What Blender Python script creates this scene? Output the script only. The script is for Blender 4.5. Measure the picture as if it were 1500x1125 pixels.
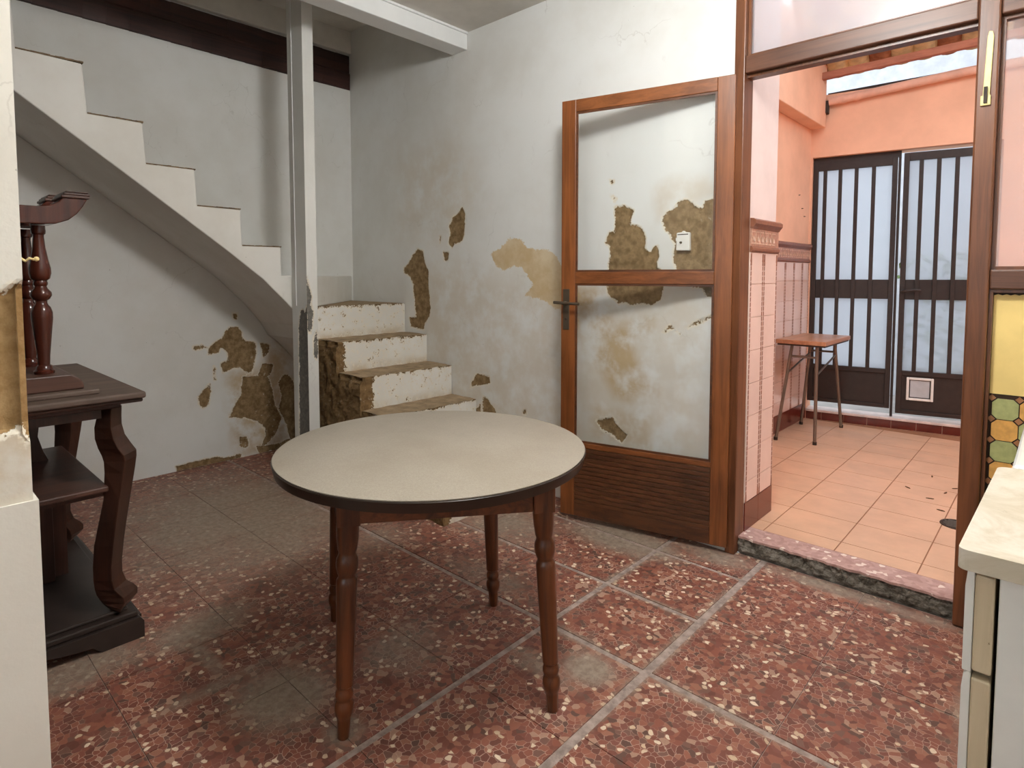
import bpy, math, random
import numpy as np
from mathutils import Matrix, Vector
from mathutils import noise as mnoise

# ------------------------------------------------------------------ clear
for o in list(bpy.data.objects):
    bpy.data.objects.remove(o, do_unlink=True)
scene = bpy.context.scene
col = scene.collection
random.seed(7)
PI = math.pi

# ------------------------------------------------------------------ camera
cam_d = bpy.data.cameras.new('camera')
cam = bpy.data.objects.new('camera', cam_d)
col.objects.link(cam)
cam_d.sensor_fit = 'HORIZONTAL'
cam_d.sensor_width = 36.0
cam_d.lens = 874.66 * 36.0 / 1500.0
cam_d.shift_y = -(562.5 - 456.0) / 1500.0
cam_d.clip_start = 0.02
CAM_YAW, CAM_PITCH, CAM_H = 0.74884, 0.0583, 1.28
cam.location = (0.0, 0.0, CAM_H)
cam.rotation_euler = (PI / 2 - CAM_PITCH, 0.0, CAM_YAW)
scene.camera = cam

# ------------------------------------------------------------------ view, world, lights
scene.view_settings.view_transform = 'Standard'
scene.view_settings.look = 'None'
scene.view_settings.gamma = 1.0
scene.view_settings.use_curve_mapping = False
scene.view_settings.exposure = 0.0
WORLD_STRENGTH = 3.4
LAMP_STRENGTH = 92.0
scene.cycles.max_bounces = 14
scene.cycles.diffuse_bounces = 8
scene.cycles.transparent_max_bounces = 12
w = bpy.data.worlds.new('sky')
scene.world = w
w.use_nodes = True
bg = w.node_tree.nodes['Background']
bg.inputs['Color'].default_value = (0.86, 0.93, 1.0, 1)
bg.inputs['Strength'].default_value = WORLD_STRENGTH


def portal(name, loc, rot, sx, sy):
    d = bpy.data.lights.new(name, 'AREA')
    d.shape = 'RECTANGLE'
    d.size, d.size_y = sx, sy
    d.cycles.is_portal = True
    o = bpy.data.objects.new(name, d)
    o.location = loc
    o.rotation_euler = rot
    col.objects.link(o)
    return o


# assumed unseen rear window for light from the camera side; daylight enters along +y
portal('window_rear_offscreen', (-0.35, -1.86, 1.75), (-PI / 2, 0, 0), 1.5, 1.5)

# ------------------------------------------------------------------ colour helpers


def lin(c):
    c = c / 255.0
    return c / 12.92 if c <= 0.04045 else ((c + 0.055) / 1.055) ** 2.4


def rgb(r, g, b):
    return (lin(r), lin(g), lin(b), 1.0)


class NT:
    """small node-tree helper"""

    def __init__(self, name):
        self.m = bpy.data.materials.new(name)
        self.m.use_nodes = True
        self.t = self.m.node_tree
        self.p = self.t.nodes['Principled BSDF']

    def n(self, typ, **kw):
        nd = self.t.nodes.new(typ)
        for k, v in kw.items():
            if k in nd.inputs:
                self.set(nd.inputs[k], v)
            else:
                setattr(nd, k, v)
        return nd

    def set(self, inp, v):
        if hasattr(v, 'is_output') or isinstance(v, bpy.types.NodeSocket):
            self.t.links.new(v, inp)
        else:
            inp.default_value = v

    def math(self, op, a, b=None, clamp=False):
        nd = self.t.nodes.new('ShaderNodeMath')
        nd.operation = op
        nd.use_clamp = clamp
        self.set(nd.inputs[0], a)
        if b is not None:
            self.set(nd.inputs[1], b)
        return nd.outputs[0]

    def mix(self, f, a, b):
        nd = self.t.nodes.new('ShaderNodeMix')
        nd.data_type = 'RGBA'
        self.set(nd.inputs[0], f)
        self.set(nd.inputs[6], a)
        self.set(nd.inputs[7], b)
        return nd.outputs[2]

    def noise(self, scale, detail=4, rough=0.55, vec=None, dist=0.0):
        nd = self.n('ShaderNodeTexNoise', Scale=scale, Detail=detail, Roughness=rough, Distortion=dist)
        if vec is not None:
            self.t.links.new(vec, nd.inputs['Vector'])
        return nd.outputs['Fac']

    def pos(self):
        return self.n('ShaderNodeNewGeometry').outputs['Position']

    def scaled(self, vec, s):
        nd = self.n('ShaderNodeMapping')
        nd.inputs['Scale'].default_value = s
        self.t.links.new(vec, nd.inputs['Vector'])
        return nd.outputs['Vector']

    def smooth(self, v, lo, hi):
        nd = self.n('ShaderNodeMapRange', interpolation_type='SMOOTHSTEP')
        self.set(nd.inputs['Value'], v)
        nd.inputs['From Min'].default_value = lo
        nd.inputs['From Max'].default_value = hi
        return nd.outputs['Result']

    def attr(self, name):
        return self.n('ShaderNodeAttribute', attribute_name=name).outputs['Fac']

    def bump(self, h, strength=0.3, dist=0.01):
        nd = self.n('ShaderNodeBump', Strength=strength, Distance=dist)
        self.t.links.new(h, nd.inputs['Height'])
        self.t.links.new(nd.outputs['Normal'], self.p.inputs['Normal'])

    def out(self, colour, rough=0.6, spec=0.5, metal=0.0):
        self.set(self.p.inputs['Base Color'], colour)
        self.set(self.p.inputs['Roughness'], rough)
        self.set(self.p.inputs['Specular IOR Level'], spec)
        self.p.inputs['Metallic'].default_value = metal
        return self.m


def mat_plain(name, c, rough=0.6, spec=0.4, metal=0.0, vary=0.06, scale=8, bump=0.0):
    t = NT(name)
    ps = t.pos()
    f = t.noise(scale, 5, 0.6, ps)
    dark = tuple(max(0, x * (1 - vary * 3)) for x in c[:3]) + (1,)
    lite = tuple(min(1, x * (1 + vary)) for x in c[:3]) + (1,)
    if bump:
        t.bump(t.noise(scale * 8, 4, 0.6, ps), bump, 0.004)
    return t.out(t.mix(t.smooth(f, 0.25, 0.75), dark, lite), rough, spec, metal)


def mat_wood(name, c1, c2, axis=2, rough=0.4, scale=14, spec=0.5, wear=None):
    t = NT(name)
    ps = t.pos()
    s = [scale * 3.0] * 3
    s[axis] = scale * 0.16
    v = t.scaled(ps, tuple(s))
    g = t.noise(1.0, 6, 0.65, v, 0.8)
    big = t.noise(3.0, 3, 0.5, ps)
    f = t.math('ADD', t.math('MULTIPLY', g, 0.75), t.math('MULTIPLY', big, 0.35))
    c = t.mix(t.smooth(f, 0.33, 0.75), c1, c2)
    if wear:
        sc = t.noise(60, 5, 0.7, ps)
        c = t.mix(t.smooth(sc, 0.70, 0.74), c, wear)
    t.bump(g, 0.15, 0.002)
    return t.out(c, rough, spec)


# ------------------------------------------------------------------ materials
def mat_plaster(name, paint, paint2, mortar1, mortar2, under=rgb(196, 172, 134), amp=0.034, rough=0.85):
    t = NT(name)
    ps = t.pos()
    peel, und, stn = t.attr('peel'), t.attr('under'), t.attr('stain')
    n1 = t.math('SUBTRACT', t.noise(22, 6, 0.6, ps), 0.5)
    n2 = t.math('SUBTRACT', t.noise(95, 4, 0.6, ps), 0.5)
    wob = t.math('ADD', t.math('MULTIPLY', n1, amp), t.math('MULTIPLY', n2, amp * 0.8))
    pp = t.math('ADD', peel, wob)
    uu = t.math('ADD', und, t.math('MULTIPLY', wob, 1.3))
    mask = t.smooth(pp, -0.0012, 0.0012)
    rim = t.smooth(pp, -0.012, -0.003)
    umask = t.smooth(uu, -0.004, 0.004)
    low = t.noise(1.6, 5, 0.6, ps)
    mid = t.noise(7, 6, 0.65, ps)
    c = t.mix(t.smooth(low, 0.35, 0.7), paint, paint2)
    # yellowed damp marks
    st = t.math('MULTIPLY', stn, t.smooth(mid, 0.30, 0.62), True)
    c = t.mix(st, c, rgb(190, 168, 134))
    # grey scuffs
    sc = t.math('MULTIPLY', t.smooth(t.noise(11, 7, 0.75, t.scaled(ps, (1, 1, 0.5))), 0.60, 0.80), 0.30)
    c = t.mix(sc, c, rgb(160, 156, 148))
    spk = t.math('MULTIPLY', t.smooth(t.noise(55, 3, 0.6, ps), 0.73, 0.78), 0.55)
    c = t.mix(spk, c, rgb(120, 112, 100))
    wp = t.n('ShaderNodeVectorMath', operation='ADD')
    t.t.links.new(ps, wp.inputs[0])
    nz_ = t.n('ShaderNodeTexNoise', Scale=4.0, Detail=6.0)
    t.t.links.new(ps, nz_.inputs['Vector'])
    sc_ = t.n('ShaderNodeVectorMath', operation='SCALE')
    sc_.inputs['Scale'].default_value = 0.35
    t.t.links.new(nz_.outputs['Color'], sc_.inputs[0])
    t.t.links.new(sc_.outputs[0], wp.inputs[1])
    vc = t.n('ShaderNodeTexVoronoi', feature='DISTANCE_TO_EDGE', Scale=1.9)
    t.t.links.new(wp.outputs[0], vc.inputs['Vector'])
    crack = t.math('MULTIPLY', t.smooth(vc.outputs['Distance'], 0.0045, 0.0015), t.smooth(t.noise(2.3, 3, 0.5, ps), 0.52, 0.60))
    c = t.mix(t.math('MULTIPLY', crack, 0.16), c, rgb(126, 116, 102))
    c = t.mix(umask, c, t.mix(t.smooth(mid, 0.3, 0.7), under, rgb(214, 198, 168)))
    c = t.mix(rim, c, rgb(222, 214, 198))
    mo = t.mix(t.smooth(t.noise(30, 6, 0.7, ps), 0.3, 0.7), mortar1, mortar2)
    flake = t.smooth(t.noise(34, 5, 0.7, ps), 0.62, 0.66)
    mo = t.mix(t.math('MULTIPLY', flake, t.attr('flake')), mo, rgb(206, 198, 180))
    c = t.mix(mask, c, mo)
    h = t.math('SUBTRACT', t.math('MULTIPLY', t.noise(5, 6, 0.6, ps), 0.5), mask)
    h = t.math('ADD', h, t.math('MULTIPLY', t.noise(80, 4, 0.6, ps), t.math('ADD', t.math('MULTIPLY', mask, 0.35), 0.04)))
    t.bump(h, 0.7, 0.006)
    return t.out(c, rough, 0.2)


M = {}
M['wallB'] = mat_plaster('wall_plaster', rgb(224, 225, 223), rgb(213, 212, 207), rgb(112, 90, 60), rgb(156, 132, 98))
M['wallA'] = mat_plaster('wall_plaster_stairs', rgb(224, 225, 223), rgb(213, 212, 207), rgb(112, 90, 60), rgb(156, 132, 98))
M['pier'] = mat_plaster('wall_plaster_near', rgb(218, 214, 204), rgb(206, 201, 190), rgb(142, 112, 72), rgb(172, 142, 100), amp=0.04)
M['stair'] = mat_plaster('stair_plaster', rgb(228, 227, 222), rgb(214, 211, 203), rgb(98, 76, 48), rgb(136, 110, 76), amp=0.06)
M['post'] = mat_plaster('post_paint', rgb(222, 222, 218), rgb(210, 210, 205), rgb(92, 90, 86), rgb(128, 124, 116), amp=0.03, rough=0.55)
M['tread'] = mat_plain('stair_tread_cement', rgb(168, 146, 118), 0.9, 0.2, vary=0.12, scale=14, bump=0.3)
M['treaddark'] = mat_plain('worn_tread_edge', rgb(128, 108, 84), 0.9, 0.2, vary=0.2, scale=30, bump=0.3)
M['paint'] = mat_plain('white_paint', rgb(214, 214, 210), 0.8, 0.2, vary=0.03, scale=3, bump=0.1)
M['ceil'] = mat_plain('ceiling_paint', rgb(206, 203, 196), 0.9, 0.2, vary=0.05, scale=4, bump=0.15)
M['beam_white'] = mat_plain('white_gloss_paint', rgb(226, 228, 228), 0.5, 0.4, vary=0.02, scale=5)
M['oldbeam'] = mat_wood('old_beam_wood', rgb(30, 18, 16), rgb(74, 44, 38), 1, 0.45, 9, wear=rgb(120, 92, 80))
M['door'] = mat_wood('door_varnish', rgb(92, 50, 22), rgb(142, 84, 44), 2, 0.32, 12)
M['doorh'] = mat_wood('door_varnish_rail', rgb(92, 50, 22), rgb(140, 84, 46), 0, 0.32, 12)
M['doordark'] = mat_wood('door_varnish_dark', rgb(62, 36, 20), rgb(104, 62, 36), 0, 0.38, 12, wear=rgb(120, 80, 56))
M['groove'] = mat_plain('dusty_groove', rgb(150, 116, 88), 0.8, 0.2, vary=0.1, scale=20)
M['frame'] = mat_wood('frame_varnish', rgb(78, 44, 24), rgb(122, 74, 44), 2, 0.35, 12)
M['frameh'] = mat_wood('frame_varnish_lintel', rgb(70, 40, 26), rgb(108, 70, 50), 0, 0.4, 12)
M['leg'] = mat_wood('table_leg_wood', rgb(48, 25, 14), rgb(112, 63, 34), 2, 0.28, 10, wear=rgb(130, 84, 56))
M['apron'] = mat_wood('table_apron_wood', rgb(48, 25, 14), rgb(112, 63, 34), 0, 0.35, 10)
M['rim'] = mat_plain('table_rim', rgb(42, 30, 22), 0.3, 0.5, vary=0.1)
M['console'] = mat_wood('mahogany', rgb(38, 22, 17), rgb(72, 44, 33), 2, 0.3, 9, wear=rgb(120, 86, 66))
M['consoleh'] = mat_wood('mahogany_board', rgb(50, 30, 24), rgb(88, 58, 46), 1, 0.42, 8, wear=rgb(130, 106, 86))
M['dusty'] = mat_wood('dusty_mahogany', rgb(74, 58, 50), rgb(108, 90, 78), 1, 0.6, 8, wear=rgb(130, 112, 98))
M['column'] = mat_wood('mahogany_turned', rgb(48, 20, 14), rgb(80, 36, 24), 2, 0.16, 9)
M['consoledark'] = mat_plain('mahogany_dark', rgb(52, 42, 38), 0.4, 0.4, vary=0.12)  # darker and greyer than the other mahogany; console base, toe kick, stove knobs
M['iron'] = mat_plain('gate_iron_paint', rgb(52, 42, 38), 0.45, 0.4, vary=0.08, scale=20)
M['steel'] = mat_plain('steel', rgb(128, 118, 108), 0.35, 0.5, metal=0.7, vary=0.05)
M['plate'] = mat_plain('handle_plate_metal', rgb(96, 84, 70), 0.4, 0.5, metal=0.6, vary=0.1)
M['stooltop'] = mat_wood('formica_wood_top', rgb(148, 102, 74), rgb(184, 134, 102), 1, 0.35, 8)
M['ptile'] = mat_plain('patio_tile', rgb(214, 170, 138), 0.35, 0.45, vary=0.05, scale=5)
M['pgrout'] = mat_plain('patio_grout', rgb(158, 112, 84), 0.9, 0.2)
M['dado'] = mat_plain('pink_wall_tile', rgb(234, 208, 196), 0.15, 0.5, vary=0.03, scale=4)
M['dgrout'] = mat_plain('wall_tile_grout', rgb(244, 224, 208), 0.8, 0.2)
M['maroon'] = mat_plain('maroon_tile', rgb(104, 44, 34), 0.2, 0.5, vary=0.08, scale=10)
M['rope'] = mat_plain('tile_rope_brown', rgb(140, 88, 66), 0.3, 0.5, vary=0.1, scale=60)
M['friezebg'] = mat_plain('frieze_pale', rgb(190, 140, 118), 0.3, 0.5, vary=0.1, scale=60)
M['friezehi'] = mat_plain('frieze_motif', rgb(222, 184, 160), 0.3, 0.5, vary=0.1, scale=60)
M['pink'] = mat_plain('pale_pink_paint', rgb(236, 216, 208), 0.85, 0.2, vary=0.04, scale=3, bump=0.1)
M['orange'] = mat_plain('salmon_paint', rgb(240, 192, 162), 0.85, 0.2, vary=0.04, scale=3, bump=0.1)
M['marble'] = None
M['lam'] = mat_plain('white_laminate', rgb(226, 226, 220), 0.35, 0.4, vary=0.03, scale=5)
M['rawwood'] = mat_wood('raw_drawer_edge', rgb(168, 150, 118), rgb(206, 190, 160), 2, 0.6, 7, wear=rgb(120, 96, 66))
M['yellow'] = mat_plain('yellow_sheet', rgb(246, 216, 138), 0.5, 0.4, vary=0.04, scale=5)
M['tgreen'] = mat_plain('tile_green', rgb(172, 176, 118), 0.35, 0.4, vary=0.07, scale=40)
M['torange'] = mat_plain('tile_ochre', rgb(222, 168, 92), 0.35, 0.4, vary=0.07, scale=40)
M['tbrown'] = mat_plain('tile_diamond', rgb(166, 116, 78), 0.35, 0.4, vary=0.1, scale=40)
M['tjoint'] = mat_plain('tile_dark_joint', rgb(56, 40, 28), 0.6, 0.3)
M['bolt'] = mat_plain('cream_painted_metal', rgb(228, 216, 150), 0.35, 0.5, vary=0.06, scale=30)
M['whiteplastic'] = mat_plain('white_plastic', rgb(232, 230, 224), 0.4, 0.4, vary=0.03)
M['roof'] = mat_plain('roof_tile_clay', rgb(184, 122, 84), 0.85, 0.2, vary=0.15, scale=14, bump=0.3)
M['roofpale'] = mat_plain('roof_tile_pale', rgb(240, 214, 160), 0.85, 0.2, vary=0.1, scale=10, bump=0.3)
M['batten'] = mat_wood('batten_wood', rgb(150, 92, 70), rgb(190, 126, 98), 0, 0.6, 8)
M['pipe'] = mat_plain('pink_pipe', rgb(232, 186, 164), 0.6, 0.3, vary=0.06)
M['rust'] = mat_plain('dark_metal', rgb(60, 48, 40), 0.6, 0.3, vary=0.15, scale=30)
M['sill'] = mat_plain('sill_marble', rgb(222, 204, 196), 0.3, 0.4, vary=0.08, scale=14)
M['cord'] = mat_plain('cord_fibre', rgb(220, 196, 140), 0.9, 0.2, vary=0.1, scale=80)
M['ground'] = mat_plain('street_ground', rgb(150, 146, 142), 0.9, 0.2)
M['facade'] = mat_plain('street_facade', rgb(178, 182, 188), 0.9, 0.2)
M['leaf'] = mat_plain('shrub_leaf', rgb(92, 112, 60), 0.5, 0.3, vary=0.2, scale=20)
M['flap'] = mat_plain('grey_plastic', rgb(186, 190, 194), 0.4, 0.4)
M['dryleaf'] = mat_plain('dry_leaf_brown', rgb(104, 76, 54), 0.8, 0.2, vary=0.15)
M['enamel'] = mat_plain('white_enamel', rgb(232, 232, 226), 0.2, 0.5, vary=0.02)


def mat_concrete():
    t = NT('broken_concrete')
    ps = t.pos()
    f = t.noise(24, 7, 0.75, t.scaled(ps, (0.6, 1, 1.6)))
    c = t.mix(t.smooth(f, 0.32, 0.7), rgb(78, 70, 60), rgb(168, 160, 148))
    t.bump(f, 1.0, 0.02)
    return t.out(c, 0.95, 0.1)


M['concrete'] = mat_concrete()


def mat_marble():
    t = NT('cream_marble')
    ps = t.pos()
    f = t.noise(5, 8, 0.7, ps, 1.6)
    g = t.noise(16, 6, 0.7, ps, 1.0)
    c = t.mix(t.smooth(f, 0.40, 0.66), rgb(216, 209, 195), rgb(192, 182, 160))
    c = t.mix(t.math('MULTIPLY', t.smooth(g, 0.62, 0.74), 0.6), c, rgb(150, 136, 112))
    return t.out(c, 0.28, 0.4)


M['marble'] = mat_marble()


def mat_formica():
    t = NT('speckled_formica')
    ps = t.pos()
    f = t.noise(300, 3, 0.6, ps)
    g = t.noise(3, 5, 0.6, ps)
    c = t.mix(t.smooth(f, 0.35, 0.65), rgb(150, 141, 128), rgb(163, 154, 140))
    c = t.mix(t.math('MULTIPLY', t.smooth(g, 0.4, 0.7), 0.35), c, rgb(138, 126, 110))
    return t.out(c, t.math('ADD', t.math('MULTIPLY', g, 0.2), 0.3), 0.35)


M['formica'] = mat_formica()


def dust_mask(t, ps, blobs, noise_scale=5.0, k=0.9):
    acc = None
    for (x, y, rx, ry, s) in blobs:
        nd = t.n('ShaderNodeVectorMath', operation='SUBTRACT')
        t.t.links.new(ps, nd.inputs[0])
        nd.inputs[1].default_value = (x, y, 0)
        m2 = t.scaled(nd.outputs[0], (1 / rx, 1 / ry, 0.0))
        ln = t.n('ShaderNodeVectorMath', operation='LENGTH')
        t.t.links.new(m2, ln.inputs[0])
        v = t.math('MULTIPLY', t.smooth(t.math('SUBTRACT', 1.0, ln.outputs['Value']), 0.0, 0.9), s)
        acc = v if acc is None else t.math('MAXIMUM', acc, v)
    n = t.math('SUBTRACT', t.noise(noise_scale, 7, 0.7, ps), 0.5)
    return t.math('ADD', acc, t.math('MULTIPLY', n, k))


DUST = [(-1.55, 2.45, 0.55, 0.26, 1.0), (-2.1, 2.2, 0.55, 0.4, 0.7), (-3.2, 1.3, 1.5, 1.1, 0.84), (-2.28, 0.78, 0.22, 0.35, 0.8),
        (-2.30, 0.40, 0.20, 0.4, 0.8), (-1.72, 0.80, 0.32, 0.26, 0.85), (-1.62, 1.20, 0.30, 0.30, 0.55), (-1.10, 1.55, 0.16, 0.16, 1.0),
        (-1.2, 1.45, 0.3, 0.1, 0.55), (-1.15, 2.60, 0.4, 0.16, 0.7), (-0.6, 2.64, 0.8, 0.10, 0.7), (-0.15, 2.2, 0.10, 0.5, 0.7),
        (-1.75, 1.75, 0.5, 0.2, 0.5), (-2.45, 1.55, 0.35, 0.6, 0.55), (-1.45, 0.86, 0.12, 0.12, 0.8),
        (-0.95, 1.9, 0.055, 1.2, 0.72), (-1.36, 2.1, 0.05, 0.8, 0.66), (-0.70, 1.655, 0.6, 0.045, 0.66), (-1.2, 2.045, 0.5, 0.045, 0.66), (-1.2, 1.655, 0.5, 0.05, 0.66), (-1.9, 0.75, 0.06, 0.6, 0.6), (-2.1, 0.72, 0.4, 0.05, 0.6)]


def mat_terrazzo():
    t = NT('terrazzo_tile')
    ps = t.pos()
    wob = t.n('ShaderNodeTexNoise', Scale=26.0, Detail=2.0)
    t.t.links.new(ps, wob.inputs['Vector'])
    wv = t.n('ShaderNodeVectorMath', operation='SCALE')
    sub = t.n('ShaderNodeVectorMath', operation='SUBTRACT')
    t.t.links.new(wob.outputs['Color'], sub.inputs[0])
    sub.inputs[1].default_value = (0.5, 0.5, 0.5)
    t.t.links.new(sub.outputs[0], wv.inputs[0])
    wv.inputs['Scale'].default_value = 0.03
    ad = t.n('ShaderNodeVectorMath', operation='ADD')
    t.t.links.new(ps, ad.inputs[0])
    t.t.links.new(wv.outputs[0], ad.inputs[1])
    flat = t.scaled(ad.outputs[0], (1, 1, 0))
    SC = 54.0
    v1 = t.n('ShaderNodeTexVoronoi', voronoi_dimensions='2D', feature='F1', Scale=SC, Randomness=0.9)
    t.t.links.new(flat, v1.inputs['Vector'])
    v2 = t.n('ShaderNodeTexVoronoi', voronoi_dimensions='2D', feature='DISTANCE_TO_EDGE', Scale=SC, Randomness=0.9)
    t.t.links.new(flat, v2.inputs['Vector'])
    sep = t.n('ShaderNodeSeparateColor')
    t.t.links.new(v1.outputs['Color'], sep.inputs[0])
    r = t.n('ShaderNodeValToRGB')
    r.color_ramp.interpolation = 'CONSTANT'
    els = r.color_ramp.elements
    stops = [(0.0, (122, 73, 60)), (0.16, (136, 82, 66)), (0.32, (110, 67, 56)), (0.45, (144, 90, 72)), (0.58, (126, 78, 66)), (0.70, (118, 84, 72)), (0.79, (152, 102, 83)), (0.86, (100, 72, 62)), (0.93, (168, 132, 112))]
    els[0].position, els[0].color = stops[0][0], rgb(*stops[0][1])
    els[1].position, els[1].color = stops[1][0], rgb(*stops[1][1])
    for p, c in stops[2:]:
        e = els.new(p)
        e.color = rgb(*c)
    t.t.links.new(sep.outputs[0], r.inputs[0])
    c = r.outputs[0]
    # pale pebbles
    peb = t.math('MULTIPLY', t.smooth(sep.outputs[1], 0.915, 0.92), t.smooth(v1.outputs['Distance'], 0.46, 0.40))
    c = t.mix(peb, c, t.mix(sep.outputs[2], rgb(226, 206, 182), rgb(196, 168, 138)))
    fine = t.noise(120, 4, 0.7, ps)
    c = t.mix(t.math('MULTIPLY', t.smooth(fine, 0.5, 0.75), 0.35), c, rgb(120, 84, 70))
    line = t.math('MULTIPLY', t.smooth(v2.outputs['Distance'], 0.055, 0.02), t.smooth(t.noise(9, 4, 0.6, ps), 0.38, 0.6))
    c = t.mix(t.math('MULTIPLY', line, 0.7), c, rgb(202, 172, 154))
    d = dust_mask(t, ps, DUST)
    c = t.mix(t.math('MULTIPLY', t.smooth(d, 0.12, 0.95), 0.92), c, t.mix(t.smooth(t.noise(40, 5, 0.7, ps), 0.3, 0.7), rgb(132, 116, 101), rgb(160, 145, 129)))
    t.bump(fine, 0.12, 0.002)
    return t.out(c, t.math('ADD', t.math('MULTIPLY', t.noise(6, 4, 0.6, ps), 0.3), 0.34), 0.35)


M['terrazzo'] = mat_terrazzo()
M['fgrout'] = mat_plain('floor_cement_joint', rgb(168, 150, 140), 0.9, 0.2, vary=0.14, scale=30, bump=0.2)


def mat_strip():
    t = NT('threshold_terrazzo')
    ps = t.pos()
    v = t.n('ShaderNodeTexVoronoi', Scale=55.0)
    t.t.links.new(ps, v.inputs['Vector'])
    sep = t.n('ShaderNodeSeparateColor')
    t.t.links.new(v.outputs['Color'], sep.inputs[0])
    c = t.mix(sep.outputs[0], rgb(162, 126, 118), rgb(190, 156, 146))
    c = t.mix(t.smooth(sep.outputs[1], 0.93, 0.94), c, rgb(222, 204, 192))
    return t.out(c, 0.5, 0.3)


M['strip'] = mat_strip()


def mat_glass(name, tint=(1, 1, 1, 1), gloss=0.05):
    m = bpy.data.materials.new(name)
    m.use_nodes = True
    nt = m.node_tree
    nt.nodes.clear()
    o = nt.nodes.new('ShaderNodeOutputMaterial')
    mx = nt.nodes.new('ShaderNodeMixShader')
    tr = nt.nodes.new('ShaderNodeBsdfTransparent')
    gl = nt.nodes.new('ShaderNodeBsdfGlossy')
    lw = nt.nodes.new('ShaderNodeLayerWeight')
    lw.inputs['Blend'].default_value = 0.5
    pw_ = nt.nodes.new('ShaderNodeMath')
    pw_.operation = 'POWER'
    pw_.inputs[1].default_value = 4.0
    nt.links.new(lw.outputs['Facing'], pw_.inputs[0])
    fr = nt.nodes.new('ShaderNodeMath')
    fr.operation = 'MULTIPLY_ADD'
    fr.inputs[1].default_value = 0.5
    fr.inputs[2].default_value = 0.025
    nt.links.new(pw_.outputs[0], fr.inputs[0])
    tr.inputs['Color'].default_value = tint
    gl.inputs['Roughness'].default_value = gloss
    nt.links.new(fr.outputs[0], mx.inputs[0])
    nt.links.new(tr.outputs[0], mx.inputs[1])
    nt.links.new(gl.outputs[0], mx.inputs[2])
    nt.links.new(mx.outputs[0], o.inputs[0])
    return m


def mat_frosted(name, c=(0.93, 0.95, 0.97, 1), trans=0.75, rough=0.45):
    """diffusing patterned glass: translucent + rough transparency"""
    m = bpy.data.materials.new(name)
    m.use_nodes = True
    nt = m.node_tree
    nt.nodes.clear()
    o = nt.nodes.new('ShaderNodeOutputMaterial')
    mx = nt.nodes.new('ShaderNodeMixShader')
    mx2 = nt.nodes.new('ShaderNodeMixShader')
    tl = nt.nodes.new('ShaderNodeBsdfTranslucent')
    tr = nt.nodes.new('ShaderNodeBsdfRefraction')
    gl = nt.nodes.new('ShaderNodeBsdfGlossy')
    tl.inputs['Color'].default_value = c
    tr.inputs['Color'].default_value = c
    tr.inputs['IOR'].default_value = 1.02
    tr.inputs['Roughness'].default_value = rough
    gl.inputs['Roughness'].default_value = 0.25
    mx.inputs[0].default_value = trans
    mx2.inputs[0].default_value = 0.06
    nt.links.new(tl.outputs[0], mx.inputs[1])
    nt.links.new(tr.outputs[0], mx.inputs[2])
    nt.links.new(mx.outputs[0], mx2.inputs[1])
    nt.links.new(gl.outputs[0], mx2.inputs[2])
    nt.links.new(mx2.outputs[0], o.inputs[0])
    return m


M['glass'] = mat_glass('clear_glass', (0.995, 1.0, 0.998, 1))
M['frost'] = mat_frosted('frosted_glass', trans=0.55, rough=0.55)
M['frostgate'] = mat_frosted('gate_frosted_glass', (0.84, 0.86, 0.885, 1), trans=0.6, rough=0.5)
M['pebbleglass'] = mat_frosted('wavy_glass', (0.95, 0.93, 0.92, 1), trans=0.85, rough=0.22)


def mat_emit(name, c, s):
    t = NT(name)
    t.p.inputs['Base Color'].default_value = (0.9, 0.9, 0.88, 1)
    t.p.inputs['Emission Color'].default_value = c
    t.p.inputs['Emission Strength'].default_value = s
    return t.m


M['opal'] = mat_emit('opal_globe_lit', (0.985, 0.985, 0.965, 1), LAMP_STRENGTH)


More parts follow.
